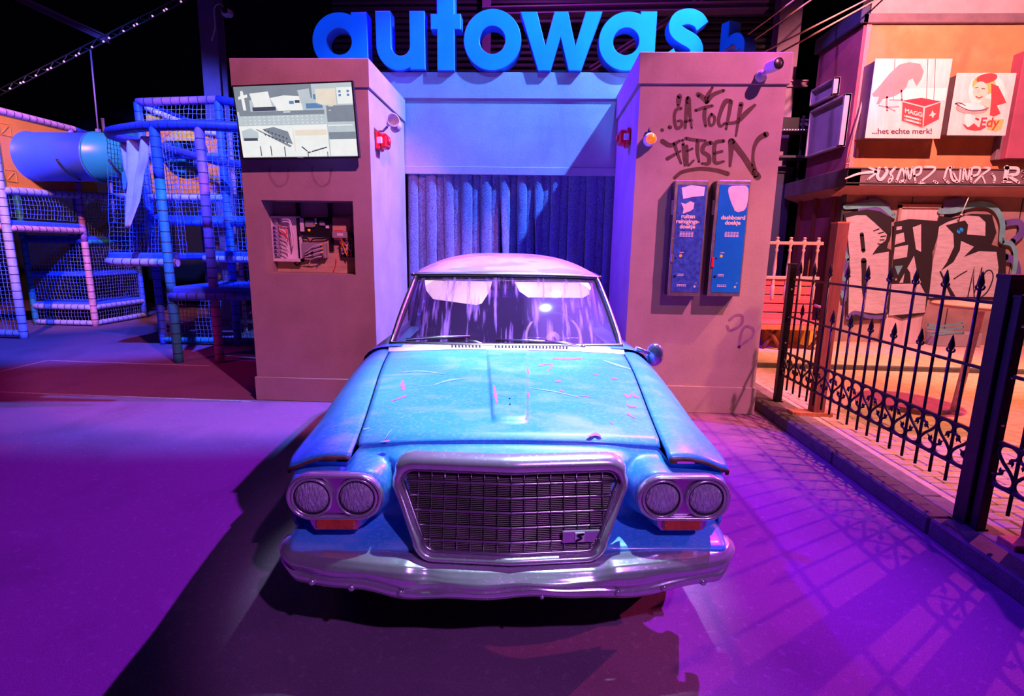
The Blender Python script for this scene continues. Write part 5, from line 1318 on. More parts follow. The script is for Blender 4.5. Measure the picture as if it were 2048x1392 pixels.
MB().box(4.91, 5.03, LW - .02, LW + .05, .15, 2.56).build('corner_pilaster', m_lowwall, cf)
q = at(1680, 560, 'y', LW - .02)
MB().box(4.86, 4.91, LW - .03, LW + .05, .15, 2.56).build('corner_post', m_dsteel, cf)
MB().box(4.93, 4.98, LW, 10.5, .15, 2.6).build('side_lower_wall', m_maroon, cf)
for k, yy in enumerate((9.15, 9.75, 10.3)): MB().box(4.88, 4.93, yy, yy + .08, .15, 2.55).build('side_jamb', m_wood, cf)
MB().box(4.90, 4.93, 9.28, 9.70, .2, 2.2).build('side_door', m_maroon, cf)
# door in the lower wall
d0, d1 = at(1795, 416, 'y', LW - .03), at(1882, 416, 'y', LW - .03)
dm = M('pale_steel_door', (.55, .42, .45), .5, var=.15, scale=4, stretch=(4, 4, .5))
dz = d0.z
dr = MB().box(d0.x + .05, d1.x + .02, LW - .03, LW, .15, dz, bev=.006).build('shop_door', dm, cf)
for x0, x1 in ((d0.x + .02, d0.x + .06), (d1.x - .01, d1.x + .05)): MB().box(x0, x1, LW - .05, LW, .15, dz + .05).build('door_jamb', m_lowwall, cf)
MB().box(d0.x + .02, d1.x + .05, LW - .05, LW, dz, dz + .06).build('door_head', m_soffit, cf)
MB().box(mix(d0.x, d1.x, .62), mix(d0.x, d1.x, .95), LW - .045, LW - .03, .9, dz - .2).build('door_board', m_wood, dr)
MB().lathe([(.02, 0), (.018, .03), (.025, .04), (0, .05)], Matrix.Translation((d0.x + .12, LW - .03, 1.2)) @ Matrix.Rotation(R(90), 4, 'X'), 10).build('door_knob', m_boxsteel, dr)
# ledge under the wall
a = at(1850, 665, 'y', LW - .25); MB().box(d1.x + .1, 7.2, LW - .25, LW, .15, a.z, bev=.01).build('wall_ledge', m_grey_wall, cf)
for px in (1712, 1800, 1905, 2015):
    x = at(px, 560, 'y', LW).x; MB().box(x - .008, x + .008, LW - .006, LW, .15, 2.5).build('wall_joint', m_dsteel, cf)
# graffiti piece ------------------------------------------------------
m_silver = M('silver_spray', (.46, .41, .47), .6, var=.16, scale=14, stretch=(.5, 1, 3)); m_gblack = M('black_spray', (.012, .008, .014), .7)
m_teal = M('teal_spray', (.12, .36, .40), .7, var=.2); m_gblue = M('blue_spray', (.10, .07, .32), .7, var=.2); m_pinkw = M('pink_white_spray', (.85, .66, .72), .7, var=.08)
zg = lambda x, y: (1520 + x * .2578, 380 + y * .2578)
def GP(Yp): return lambda x, y: at(*zg(x, y), 'y', Yp)
q = MB(); L0 = LW - .056
q.fill([(600, 500), (690, 380), (740, 520), (720, 800), (640, 860), (590, 760)], GP(L0), 3)
q.fill([(760, 90), (900, 60), (1000, 110), (1030, 190), (960, 230), (760, 170)], GP(L0), 3); q.fill([(1430, 80), (1560, 60), (1640, 120), (1560, 170), (1420, 150)], GP(L0), 3)
q.stroke([(665, 130), (800, 122), (920, 112), (990, 160), (1040, 200)], 40, GP(L0 - .001), 2); q.stroke([(1400, 165), (1500, 160), (1620, 122), (1740, 110), (1830, 150), (1880, 250), (1875, 390)], 44, GP(L0 - .001), 2)
q.stroke([(1880, 400), (1960, 430), (1985, 540), (1950, 700), (1860, 840)], 36, GP(L0 - .001), 2); q.stroke([(1890, 260), (2010, 250), (2030, 330), (1960, 400)], 50, GP(L0 - .0005), 3)
q.stroke([(1900, 520), (1980, 560), (1990, 700), (1900, 860)], 60, GP(L0 - .0005), 3)
q.fill([(650, 175), (740, 165), (830, 150), (930, 165), (1020, 215), (1020, 330), (985, 450), (1030, 470), (1010, 930), (960, 1000), (670, 1020), (690, 520), (650, 260)], GP(L0 - .002), 1)
q.fill([(668, 215), (750, 195), (820, 195), (890, 255), (985, 345), (975, 400), (880, 497), (1000, 478), (985, 950), (900, 960), (760, 940), (685, 985), (695, 520)], GP(L0 - .003), 0)
q.stroke([(790, 345), (795, 400), (802, 470)], 32, GP(L0 - .004), 1); q.stroke([(805, 548), (806, 640), (800, 760), (803, 840)], [44, 36, 22, 6], GP(L0 - .004), 1)
for k, (x, y) in enumerate(((905, 310), (940, 335), (955, 365), (945, 395), (925, 430))): q.stroke([(x - 22 + k * 3, y + 8 - k * 5), (x + 18, y - 8)], 10, GP(L0 - .004), 1, 0)
q.stroke([(880, 497), (930, 440), (985, 400), (1005, 340)], [10, 24, 30, 26], GP(L0 - .004), 1)
q.fill([(1040, 250), (1160, 225), (1380, 240), (1390, 330), (1340, 480), (1330, 700), (1280, 960), (1100, 1000), (1000, 960), (1030, 560)], GP(L0 - .002), 1)
q.fill([(1060, 285), (1100, 280), (1100, 305), (1058, 312)], GP(L0 - .003), 0); q.fill([(1055, 345), (1115, 330), (1125, 400), (1045, 425)], GP(L0 - .003), 0); q.fill([(1045, 445), (1150, 425), (1140, 520), (1035, 540)], GP(L0 - .003), 0)
q.fill([(1195, 510), (1215, 620), (1250, 720), (1080, 720)], GP(L0 - .003), 0); q.fill([(1185, 290), (1250, 265), (1250, 480), (1210, 460)], GP(L0 - .003), 0); q.fill([(1020, 730), (1240, 725), (1290, 820), (1280, 950), (1000, 975)], GP(L0 - .003), 0)
q.fill([(1045, 590), (1110, 585), (1070, 660)], GP(L0 - .004), 2); q.fill([(1130, 590), (1165, 640), (1170, 720), (1110, 720)], GP(L0 - .004), 1)
q.fill([(1385, 200), (1500, 215), (1640, 185), (1800, 190), (1835, 330), (1795, 425), (1905, 455), (1910, 760), (1840, 850), (1300, 850), (1350, 560), (1420, 560), (1380, 300)], GP(L0 - .002), 1)
q.fill([(1388, 285), (1450, 250), (1600, 198), (1700, 205), (1750, 250), (1748, 355), (1605, 345), (1615, 270), (1590, 235), (1440, 275), (1500, 340), (1505, 440), (1450, 560), (1395, 640), (1480, 830), (1310, 835), (1340, 560), (1370, 430)], GP(L0 - .003), 0)
q.fill([(1560, 395), (1660, 440), (1580, 520), (1700, 475), (1835, 480), (1850, 600), (1825, 830), (1520, 830), (1400, 630), (1500, 560), (1550, 470)], GP(L0 - .003), 0)
q.stroke([(1400, 635), (1430, 700), (1500, 820)], [14, 16, 12], GP(L0 - .004), 1); q.stroke([(1545, 320), (1560, 310)], 36, GP(L0 - .004), 4)
q.stroke([(1505, 690), (1550, 660), (1605, 628)], 9, GP(L0 - .005), 1); q.stroke([(1612, 830), (1640, 700), (1664, 592), (1655, 700), (1662, 830)], 9, GP(L0 - .005), 1, 0); q.stroke([(1662, 800), (1700, 680), (1722, 598), (1712, 700), (1705, 815)], 9, GP(L0 - .005), 1, 0); q.stroke([(1705, 800), (1740, 650), (1790, 625), (1808, 680), (1770, 780), (1715, 835)], 10, GP(L0 - .005), 1)
for P in ([(640, 385), (650, 470), (690, 545)], [(630, 592), (640, 685), (690, 680)], [(612, 790), (640, 800), (655, 850)]): q.stroke(P, 34, GP(L0 - .002), 2)
q.stroke([(680, 990), (740, 950), (850, 985), (970, 985)], 30, GP(L0 - .004), 3)
fg = q.build('graffiti_piece', [m_silver, m_gblack, m_teal, m_gblue, m_letter], cf, recalc=False, label='silver and black graffiti lettering with teal outlines')
q = MB()
for P in ([(1300, 1045), (1420, 1055), (1570, 1030)], [(1300, 1068), (1450, 1085), (1580, 1060)], [(1330, 1125), (1480, 1110), (1580, 1105)]): q.stroke(P, 16, lambda x, y: at(*zg(x, y), 'y', LW - .258), 0)
q.build('ledge_stripes', m_teal, cf, recalc=False)
zc4 = lambda x, y: (1660 + x * .18945, 320 + y * .18945)
q = MB(); CP = lambda x, y: at(*zc4(x, y), 'y', 8.536)
for P, w_ in (([(165, 195), (300, 145), (480, 122)], [14, 24, 30]), ([(415, 80), (490, 122), (400, 205)], 22), ([(520, 85), (500, 170), (540, 205), (600, 130), (590, 85)], 34), ([(690, 80), (640, 140), (660, 190), (620, 235), (640, 180)], 26),
              ([(700, 225), (760, 90), (790, 200), (740, 230)], 26), ([(790, 235), (810, 80), (840, 200), (870, 80)], 22), ([(900, 230), (890, 100), (960, 75), (950, 140), (890, 170)], 24), ([(960, 225), (1060, 150), (1110, 80), (1000, 70)], 22), ([(940, 245), (1000, 245)], 16), ([(1100, 225), (1130, 240)], 28),
              ([(1205, 195), (1240, 90), (1300, 75)], 22), ([(1265, 80), (1290, 200), (1340, 230)], 26), ([(1300, 130), (1360, 230), (1380, 90)], 20), ([(1400, 220), (1420, 90), (1450, 210), (1480, 90)], 22), ([(1490, 225), (1500, 90), (1580, 85), (1560, 150), (1500, 170)], 24), ([(1520, 240), (1600, 160), (1690, 90), (1630, 80)], 22), ([(1600, 150), (1640, 245)], 16), ([(1220, 215), (1250, 240)], 26),
              ([(1715, 150), (1740, 190), (1730, 235)], 24), ([(1850, 215), (1870, 80)], 50), ([(1850, 80), (1980, 90), (1970, 150), (1890, 165), (1990, 235)], 34), ([(2035, 120), (2040, 122)], 30), ([(2035, 180), (2040, 182)], 30), ([(1820, 235), (1920, 232)], 16)):
    q.stroke(P, w_, CP, 0)
q.build('canopy_graffiti', m_pinkw, cn, recalc=False, label='pale pink graffiti scribbled along the canopy edge')
# thin rods
def rod(name, label, a, b, r, mt, cat='rod'):
    th = thing(name, label, cat, b); MB().cyl(a, b, r, 6).build('rod', mt, th); MB().lathe([(r * 2.2, 0), (r * 2.2, .012), (0, .014)], Vector(b), 8).build('end_cap', mt, th); return th
rod('canopy_strut', 'pale slanted strut left of the raven advert', at(1736, 156, 'y', 8.78), at(1694, 329, 'y', 8.6), .013, m_turned, 'strut')
rod('canopy_strut', 'pale slanted strut at the right picture edge beside the pin-up advert', at(2028, 178, 'y', 8.78), at(2062, 240, 'y', 8.6), .013, m_turned, 'strut')
rod('hanging_stick', 'thin white stick hanging under the graffiti canopy', at(1941, 386, 'y', 8.7), at(1922, 430, 'y', 8.75), .008, m_white)
# dark sign at the far right
a, c = at(2016, 200, 'y', 8.6), at(2075, 318, 'y', 8.6)
ds = thing('projecting_sign', 'dark red projecting sign cut by the right picture edge', 'sign', (a.x, 8.8, c.z))
MB().box(a.x + .12, c.x, 8.6, 8.8, c.z, at(2040, 100, 'y', 8.6).z, bev=.01).build('board', m_maroon, ds); MB().box(a.x + .05, a.x + .12, 8.7, 8.8, c.z, a.z, bev=.006).build('bracket', m_canopy, ds)
# adverts -------------------------------------------------------------
m_adv = M('aged_white_sign', (.80, .66, .62), .5, var=.12, scale=5, stretch=(3, 1, .8)); m_advside = M('sign_side_metal', (.20, .14, .16), .5)
m_raven = M('faded_raven_print', (.55, .26, .28), .6, var=.08); m_advred = M('print_red', (.62, .06, .07), .6, var=.1); m_advink = M('print_ink', (.10, .05, .10), .6); m_advy = M('print_ochre', (.80, .48, .14), .6); m_advgrey = M('print_grey', (.42, .34, .32), .6); m_skin = M('print_peach', (.88, .62, .48), .6, var=.05); m_dkred = M('print_dark_red', (.38, .04, .07), .6)
m_pale2 = M('print_pale', (.90, .80, .74), .6, var=.05)
z8 = lambda x, y: (1560 + x * .28739, y * .28739)
YA = 8.50
def adv(x0, x1, z0, z1, label):
    th = thing('advert_sign', label, 'sign', ((x0 + x1) / 2, CY, z0), 'enamel adverts on the cafe')
    MB().box(x0, x1, YA + .004, CY - .001, z0 + .02, z1 - .02, bev=.006).build('sign_box', m_advside, th)
    pn = MB().box(x0 - .008, x1 + .008, YA, YA + .012, z0, z1, bev=.003).build('face_panel', m_adv, th)
    return th, pn
tl_, br_ = (at(1748, 117, 'y', YA) + at(1735, 278, 'y', YA)) / 2, (at(1902, 117, 'y', YA) + at(1882, 276, 'y', YA)) / 2; tl_.z = at(1820, 117, 'y', YA).z; br_.z = at(1810, 277, 'y', YA).z
t1, pn1 = adv(tl_.x, br_.x, br_.z, tl_.z, 'enamel advert with a raven and a red box on the orange wall')
AP = lambda l: (lambda x, y: at(*z8(x, y), 'y', YA - l))
q = MB()
q.fill([(640, 655), (700, 590), (760, 515), (830, 450), (900, 432), (975, 445), (1000, 495), (985, 550), (950, 600), (925, 545), (895, 560), (880, 605), (850, 640), (800, 668), (752, 682), (715, 690), (690, 725), (672, 722), (690, 672), (650, 672)], AP(.002), 0)
q.stroke([(745, 675), (742, 720), (746, 770)], 13, AP(.002), 0); q.stroke([(845, 630), (848, 695)], 11, AP(.002), 0, 0); q.stroke([(690, 735), (750, 745), (825, 742)], 8, AP(.002), 0); q.stroke([(742, 745), (800, 772)], 8, AP(.002), 0, 0); q.stroke([(760, 695), (850, 697)], 7, AP(.002), 0, 0)
q.fill([(690, 615), (860, 615), (1160, 612), (1150, 700), (700, 700)], AP(.0012), 5)
q.fill([(850, 700), (985, 680), (1118, 706), (1005, 740)], AP(.0025), 4); q.fill([(850, 706), (1000, 746), (994, 892), (844, 842)], AP(.003), 1); q.fill([(1010, 748), (1120, 710), (1108, 832), (998, 888)], AP(.003), 1)
q.stroke([(850, 706), (1000, 746), (994, 892), (844, 842), (850, 706)], 6, AP(.0035), 3, 0); q.stroke([(1010, 748), (1120, 710), (1108, 832), (998, 888)], 6, AP(.0035), 3, 0)
add_text(q, 'MAGGI', 42, lambda x, y: AP(.0042)(868 + x, 782 + x * .26 - y), 3, 1.2)
for k in range(2): q.stroke([(868, 806 + k * 24), (975, 834 + k * 24)], 12, AP(.0042), 3, 0)
q.fill([(1060, 765), (1070, 785), (1088, 792), (1072, 803), (1064, 825), (1054, 806), (1036, 806), (1052, 790)], AP(.0042), 3)
add_text(q, '...het echte merk!', 52, lambda x, y: AP(.003)(640 + x * 1.13, 930 - y - x * .0), 2, 1.0)
for x in (1030, 1082, 800): q.stroke([(x, 410), (x - 6, 560), (x - 12, 700)], 4, AP(.0016), 2)
q.build('raven_print', [m_raven, m_advred, m_advink, m_adv, m_dkred, m_pale2], pn1, recalc=False)
tl_, br_ = (at(1911, 146, 'y', YA) + at(1899, 271, 'y', YA)) / 2, (at(2029, 147, 'y', YA) + at(2013, 272, 'y', YA)) / 2; tl_.z = at(1965, 146, 'y', YA).z; br_.z = at(1955, 271, 'y', YA).z
t2, pn2 = adv(tl_.x, br_.x, br_.z, tl_.z, 'enamel advert with a red haired woman holding a dish')
q = MB()
def ell(cx, cy, rx, ry, m, l, n=18, rot=0): q.fill([(cx + rx * math.cos(2 * math.pi * i / n) * math.cos(rot) - ry * math.sin(2 * math.pi * i / n) * math.sin(rot), cy + rx * math.cos(2 * math.pi * i / n) * math.sin(rot) + ry * math.sin(2 * math.pi * i / n) * math.cos(rot)) for i in range(n)], AP(l), m)
ell(1440, 640, 130, 135, 3, .0012); ell(1420, 590, 82, 72, 4, .0018); q.fill([(1470, 580), (1520, 600), (1560, 680), (1575, 715), (1510, 735), (1535, 790), (1490, 812), (1455, 800), (1470, 690)], AP(.002), 1)
ell(1440, 545, 75, 34, 1, .0022, rot=-.2); ell(1395, 632, 52, 66, 0, .0028, rot=.15); q.fill([(1420, 680), (1470, 690), (1460, 800), (1350, 810), (1360, 760)], AP(.0025), 0)
q.stroke([(1365, 672), (1385, 682), (1408, 672)], 8, AP(.0034), 1); q.stroke([(1360, 612), (1378, 608)], 6, AP(.0034), 2, 0); q.stroke([(1405, 616), (1425, 618)], 6, AP(.0034), 2, 0); q.stroke([(1385, 622), (1378, 645), (1388, 648)], 3, AP(.0034), 4)
ell(1335, 755, 112, 40, 5, .004, rot=.05); ell(1335, 742, 92, 26, 3, .0044, rot=.05); q.stroke([(1225, 720), (1260, 745), (1330, 770), (1420, 765), (1450, 750)], 7, AP(.0048), 2); ell(1310, 830, 26, 55, 3, .0038)
q.stroke([(1220, 722), (1250, 715), (1290, 735)], 6, AP(.0048), 2); q.fill([(1270, 862), (1320, 880), (1350, 858), (1380, 885), (1440, 880), (1400, 905), (1360, 910), (1300, 900)], AP(.003), 1)
q.fill([(1450, 835), (1560, 830), (1540, 900), (1500, 915), (1440, 900)], AP(.0022), 4)
add_text(q, 'Edy', 92, lambda x, y: AP(.005)(1385 + x + y * .22, 882 - y), 1, 2.0)
q.stroke([(1365, 825), (1380, 832)], 14, AP(.003), 1, 0)
q.build('pinup_print', [m_skin, m_advred, m_advink, m_pale2, m_advy, m_advgrey], pn2, recalc=False)
# open shallow frames on the side wall
for y0, y1, z0, z1, lb in ((9.26, 10.0, 4.10, 4.37, 'upper violet lit shallow box on the cafe side wall'), (8.88, 9.95, 3.245, 4.02, 'larger violet lit shallow box below it on the cafe side wall')):
    th = thing('wall_light_box', lb, 'sign', (4.79, (y0 + y1) / 2, z0), 'shallow boxes on the cafe side wall')
    MB().box(4.76, 4.79, y0, y1, z0, z1).build('back_panel', m_plaster2, th)
    for yy0, yy1, zz0, zz1 in ((y0, y0 + .05, z0, z1), (y1 - .03, y1, z0, z1), (y0, y1, z0, z0 + .03), (y0, y1, z1 - .03, z1)):
        MB().box(4.69, 4.79, yy0, yy1, zz0, zz1, bev=.004).build('frame_side', m_plaster2, th)
# far dark facade parts left of the cafe
fb_ = thing('dark_backdrop', 'dark panelled backdrop coloured as if lit blue between right pillar and cafe', 'backdrop', (4.0, 10.7, 0))
MB().box(2.3, 4.85, 10.7, 10.75, 0, 3.2).build('panel', m_bluelit, fb_)
for x in (2.9, 3.6, 4.3): MB().box(x - .03, x + .03, 10.66, 10.7, 0, 3.2).build('batten', m_dsteel, fb_)
MB().box(2.3, 4.85, 10.66, 10.7, 3.1, 3.2).build('top_batten', m_dsteel, fb_)
a = at(1580, 262, 'y', 10.5)
sh = thing('equipment_shelf', 'dark equipment shelf high between right pillar and cafe', 'shelf', (a.x, 10.6, a.z))
MB().box(a.x - .35, a.x + .3, 10.3, 10.65, a.z - .04, a.z).build('board', m_dsteel, sh); MB().box(a.x - .25, a.x + .1, 10.32, 10.55, a.z, a.z + .2, bev=.01).build('device', m_blackp, sh)
MB().box(a.x - .35, a.x + .3, 10.3, 10.65, a.z - .50, a.z - .46).build('lower_board', m_dsteel, sh)
for x in (a.x - .33, a.x + .28): MB().box(x - .015, x + .015, 10.60, 10.65, a.z - .9, a.z + .3).build('upright', m_dsteel, sh)
for k in range(8): MB().box(a.x - .2 + k * .05, a.x - .185 + k * .05, 10.295, 10.3, a.z - .025, a.z - .010).build('indicator', m_tiny, sh)
# cables over the street
for k, (x0, x1, lb) in enumerate(((1447, 1588, 'leftmost of the four cables crossing at upper right'), (1472, 1622, 'second of the four cables crossing at upper right'), (1527, 1732, 'third of the four cables crossing at upper right'), (1563, 1752, 'rightmost of the four cables crossing at upper right'))):
    a = at(x0, 104, 'y', 6.42); b = at(x1, 0, 'y', 8.4); d = b - a
    s0 = a - d * ((a.z - 3.345) / d.z) if d.z else a
    e = b + d * .9
    th = thing('overhead_cable', lb, 'cable', s0)
    mid = (s0 + e) / 2 - Vector((0, 0, .0))
    MB().tube([s0, mid, e], .011, 6).build('wire', m_turned, th); MB().lathe([(.02, 0), (.02, .03), (.012, .05), (0, .05)], s0, 8).build('anchor', m_dsteel, th)
# ================================================================== playground at the left
m_tape = M('black_tape', (.03, .03, .045), .6)
PIPE = {}
def pmat(n, c):
    if n not in PIPE: PIPE[n] = M('foam_' + n, c, .5, var=.15, scale=12, bump=.15, bscale=30)
    return PIPE[n]
C_BLUE, C_LAV, C_PINK, C_TEAL, C_PURP, C_NAVY = pmat('blue', (.05, .15, .80)), pmat('lavender', (.55, .50, .85)), pmat('pink', (.85, .38, .42)), pmat('teal', (.03, .32, .42)), pmat('purple', (.40, .16, .50)), pmat('navy', (.03, .05, .40))
m_net = M('blue_net_cord', (.14, .26, .85), .7, var=.15, scale=20); m_net_d = M('dark_net_cord', (.20, .20, .42), .7, var=.15, scale=20)
def pipe(name, par, path, mt, r=.05, seg=.13):
    """foam padded pipe with tape rings"""
    P = [Vector(p) for p in path]; pts = []; mats = []
    for a, b in zip(P, P[1:]):
        L = (b - a).length; n = max(1, round(L / seg))
        for k in range(n):
            pts += [a.lerp(b, k / n), a.lerp(b, (k + .9) / n)]
    pts.append(P[-1])
    mb_ = MB(); rr = []
    for i in range(len(pts)): rr.append(r if i % 2 == 0 else r)
    n0 = len(mb_.f); mb_.tube(pts, rr, 8)
    nf = len(mb_.f)
    for i in range(len(pts) - 1):
        for k in range(8): mb_.m[n0 + i * 8 + k] = 1 if i % 2 else 0
    return mb_.build(name, [mt, m_tape], par)
def net(name, par, c00, c10, c11, c01, mt=None, cell=.062, sag=.03, th_=.009):
    A, B, C_, D = (Vector(p) for p in (c00, c10, c11, c01))
    nu = max(2, int((B - A).length / cell)); nv = max(2, int((D - A).length / cell))
    nr = (B - A).cross(D - A).normalized()
    def fn(u, v):
        p = A.lerp(B, u).lerp(D.lerp(C_, u), v)
        p = p + nr * sag * math.sin(math.pi * u) * math.sin(math.pi * v) + Vector((random.uniform(-1, 1), random.uniform(-1, 1), random.uniform(-1, 1))) * cell * .10
        return p
    o = MB().grid(fn, nu, nv).build(name, mt or m_net, par, recalc=False)
    wf = o.modifiers.new('cords', 'WIREFRAME'); wf.thickness = th_; wf.use_even_offset = False; wf.use_replace = True
    return o
def deck(name, par, x0, x1, y0, y1, z, mt): return MB().box(x0, x1, y0, y1, z - .06, z + .03, bev=.025).build(name, mt, par)
# left climbing frame --------------------------------------------------
XS = -8.4
LF = thing('climbing_frame', 'padded climbing frame with orange panel at the left edge', 'climbing frame', (XS, 9.4, 0))
ya, yb, yc = 8.15, 9.58, 10.86
pipe('post', LF, [(XS, ya, 0), (XS, ya, 3.57)], C_LAV, .062)
pipe('post', LF, [(XS, yb, 1.6), (XS, yb, 3.57)], C_PURP, .055); pipe('post', LF, [(XS, yb, 0), (XS, yb, 1.6)], C_PINK, .058)
pipe('post', LF, [(XS, yc, 0), (XS, yc, 2.6)], C_BLUE, .052); pipe('post', LF, [(-9.58, yb, 0), (-9.58, yb, 3.5)], C_TEAL, .05)
pipe('post', LF, [(-9.7, ya, 0), (-9.7, ya, 3.57)], C_LAV, .05); pipe('post', LF, [(-9.6, yc, 0), (-9.6, yc, 2.6)], C_NAVY, .05)
pipe('top_rail', LF, [(XS, ya, 3.57), (XS, yb + .1, 3.58)], C_PINK, .055); pipe('top_rail', LF, [(XS, yb + .1, 3.58), (XS, yc, 3.5)], C_NAVY, .05); pipe('post', LF, [(XS, yc, 2.6), (XS, yc, 3.5)], C_NAVY, .045)
pipe('top_rail', LF, [(-9.7, ya, 3.57), (XS, ya, 3.57)], C_PINK, .05)
pipe('rail', LF, [(XS, ya, 2.36), (XS, yb, 2.42), (XS, yc, 2.52)], C_LAV, .06)
pipe('rail', LF, [(-9.7, ya, 1.80), (XS, ya, 1.80)], C_PINK, .055); pipe('rail', LF, [(XS, ya, 1.78), (XS, yb, 1.78)], C_PINK, .055)
deck('deck', LF, -9.7, XS, ya, yb, 1.88, C_BLUE); deck('deck', LF, -9.6, XS + .02, yb + .05, yc, 1.66, C_BLUE)
pipe('rail', LF, [(XS, yb, 1.58), (XS, yc, 1.60)], C_TEAL, .05); pipe('rail', LF, [(-9.58, yb, 1.60), (XS, yb, 1.60)], C_NAVY, .05)
deck('deck', LF, -9.6, XS + .02, yb, yc, .99, C_BLUE); pipe('rail', LF, [(-9.6, yb, .93), (-9.6, yc, .93)], C_NAVY, .05)
deck('deck', LF, -9.6, XS + .02, yb, yc, .42, C_BLUE); pipe('rail', LF, [(-9.58, yb, .36), (XS, yb, .36), (XS, yc, .36)], C_LAV, .055)
pipe('floor_rail', LF, [(-9.58, yb, .06), (XS, yb, .06), (XS, yc, .06)], C_LAV, .05); pipe('floor_rail', LF, [(-9.7, ya, .09), (XS, ya, .09)], C_LAV, .055)
net('net', LF, (-9.7, ya, .15), (XS, ya, .15), (XS, ya, 1.75), (-9.7, ya, 1.75), m_net)
net('net', LF, (XS, ya + .05, 1.95), (XS, yb, 1.95), (XS, yb, 2.36), (XS, ya + .05, 2.30), m_net)
net('net', LF, (XS, yb, .10), (XS, yc, .10), (XS, yc, .33), (XS, yb, .33), m_net_d); net('net', LF, (-9.58, yb, .10), (XS, yb, .10), (XS, yb, .33), (-9.58, yb, .33), m_net_d)
net('net', LF, (-9.58, yb, .5), (XS, yb, .5), (XS, yb, 1.55), (-9.58, yb, 1.55), m_net)
net('net', LF, (XS, yb + .05, 1.70), (XS, yc, 1.70), (XS, yc, 2.5), (XS, yb + .05, 2.4), m_net_d); net('net', LF, (XS, yb, .5), (XS, yc, .5), (XS, yc, 1.55), (XS, yb, 1.55), m_net_d)
net('net', LF, (-9.6, yc, .1), (XS, yc, .1), (XS, yc, 2.5), (-9.6, yc, 2.5), m_net_d)
m_opanel = M('orange_panel_plastic', (.95, .30, .03), .35, var=.08, scale=3); m_ypanel = M('yellow_panel_plastic', (.90, .55, .03), .4, var=.08, scale=3)
def holed_panel(name, par, org, ux, uz, w_, h_, cx, cz, r_, mt, t=.03):
    """rectangular panel with a round hole"""
    n = 40; ux, uz = Vector(ux), Vector(uz); nr = ux.cross(uz).normalized() * t
    inner = [(cx + r_ * math.cos(2 * math.pi * i / n), cz + r_ * math.sin(2 * math.pi * i / n)) for i in range(n)]
    outer = []
    for i in range(n):
        dx, dz_ = math.cos(2 * math.pi * i / n), math.sin(2 * math.pi * i / n)
        ks = []
        if dx > 1e-6: ks.append((w_ - cx) / dx)
        if dx < -1e-6: ks.append(-cx / dx)
        if dz_ > 1e-6: ks.append((h_ - cz) / dz_)
        if dz_ < -1e-6: ks.append(-cz / dz_)
        k = min(ks); outer.append((cx + dx * k, cz + dz_ * k))
    # snap nearest rim points to the corners
    for c in ((0, 0), (w_, 0), (w_, h_), (0, h_)):
        j = min(range(n), key=lambda i: (outer[i][0] - c[0]) ** 2 + (outer[i][1] - c[1]) ** 2); outer[j] = c
    f3 = lambda p, l: Vector(org) + ux * p[0] + uz * p[1] + nr * l
    vs_ = [f3(p, 0) for p in inner] + [f3(p, 0) for p in outer] + [f3(p, 1) for p in inner] + [f3(p, 1) for p in outer]
    fs_ = []
    for i in range(n):
        j = (i + 1) % n
        fs_ += [(i, j, n + j, n + i), (2 * n + i, 3 * n + i, 3 * n + j, 2 * n + j), (i, 2 * n + i, 2 * n + j, j), (n + i, n + j, 3 * n + j, 3 * n + i)]
    return MB().add(vs_, fs_).build(name, mt, par)
TY, TZ, TR = 8.80, 2.96, .385
op = holed_panel('orange_panel', LF, (XS - .03, ya + .06, 2.42), (0, 1, 0), (0, 0, 1), yb - ya - .12, 1.10, TY - ya - .06, TZ - 2.42, TR + .01, m_opanel)
for (yy, zz) in ((ya + .22, 3.30), (ya + .2, 2.60), (yb - .15, 2.58)):
    MB().tube([(XS + .004, yy - .09, zz - .09), (XS + .004, yy + .09, zz - .09), (XS + .004, yy + .09, zz + .09), (XS + .004, yy - .09, zz + .09)], .008, 4, closed=True).build('embossed_square', m_opanel, op)
    MB().tube([(XS + .004, yy - .06, zz - .06), (XS + .004, yy + .06, zz + .06)], .008, 4).build('embossed_bar', m_opanel, op)
MB().box(XS - .02, XS, yb + .02, yb + .45, 2.47, 2.95).build('yellow_panel', m_ypanel, LF)
# crawl tube
m_tubeb = M('blue_tube_plastic', (.06, .16, .85), .35, var=.1, scale=2); m_tubeg = M('green_tube_plastic', (.02, .26, .25), .35, var=.1, scale=2); m_slot = M('dark_slot', (.01, .01, .02), .5)
TB = thing('crawl_tube', 'blue and green plastic crawl tube between frame and tower', 'tube', (-7.4, TY, TZ - TR))
def tube_ring(x0, x1, r_, mt, name):
    b = MB(); n = 32; rows = [(x0, r_ + .018), (x0 + .03, r_ + .018), (x0 + .04, r_), (x1 - .04, r_), (x1 - .03, r_ + .018), (x1, r_ + .018), (x1, r_ - .01), (x0, r_ - .01)]
    vs_ = [Vector((x, TY + q * math.cos(2 * math.pi * k / n), TZ + q * math.sin(2 * math.pi * k / n))) for x, q in rows for k in range(n)]
    b.add(vs_, [(i * n + k, i * n + (k + 1) % n, ((i + 1) % 8) * n + (k + 1) % n, ((i + 1) % 8) * n + k) for i in range(8) for k in range(n)], 0, True)
    return b.build(name, mt, TB)
t1_ = tube_ring(-8.43, -7.25, TR, m_tubeb, 'tube_section'); t2_ = tube_ring(-7.25, -6.05, TR, m_tubeg, 'tube_section')
for par, x in ((t1_, -7.66), (t2_, -6.80)):
    P = [(x + .12 * k / 8, TY - (TR + .004) * math.cos(R(-12 - 60 * k / 8)), TZ + (TR + .004) * math.sin(R(-12 - 60 * k / 8))) for k in range(9)]
    MB().tube(P, .018, 6).build('slot', m_slot, par)
    MB().lathe([(.012, 0), (0, .008)], Matrix.Translation(P[0]) @ Matrix.Rotation(R(90), 4, 'X'), 8).build('bolt', m_boxsteel, par)
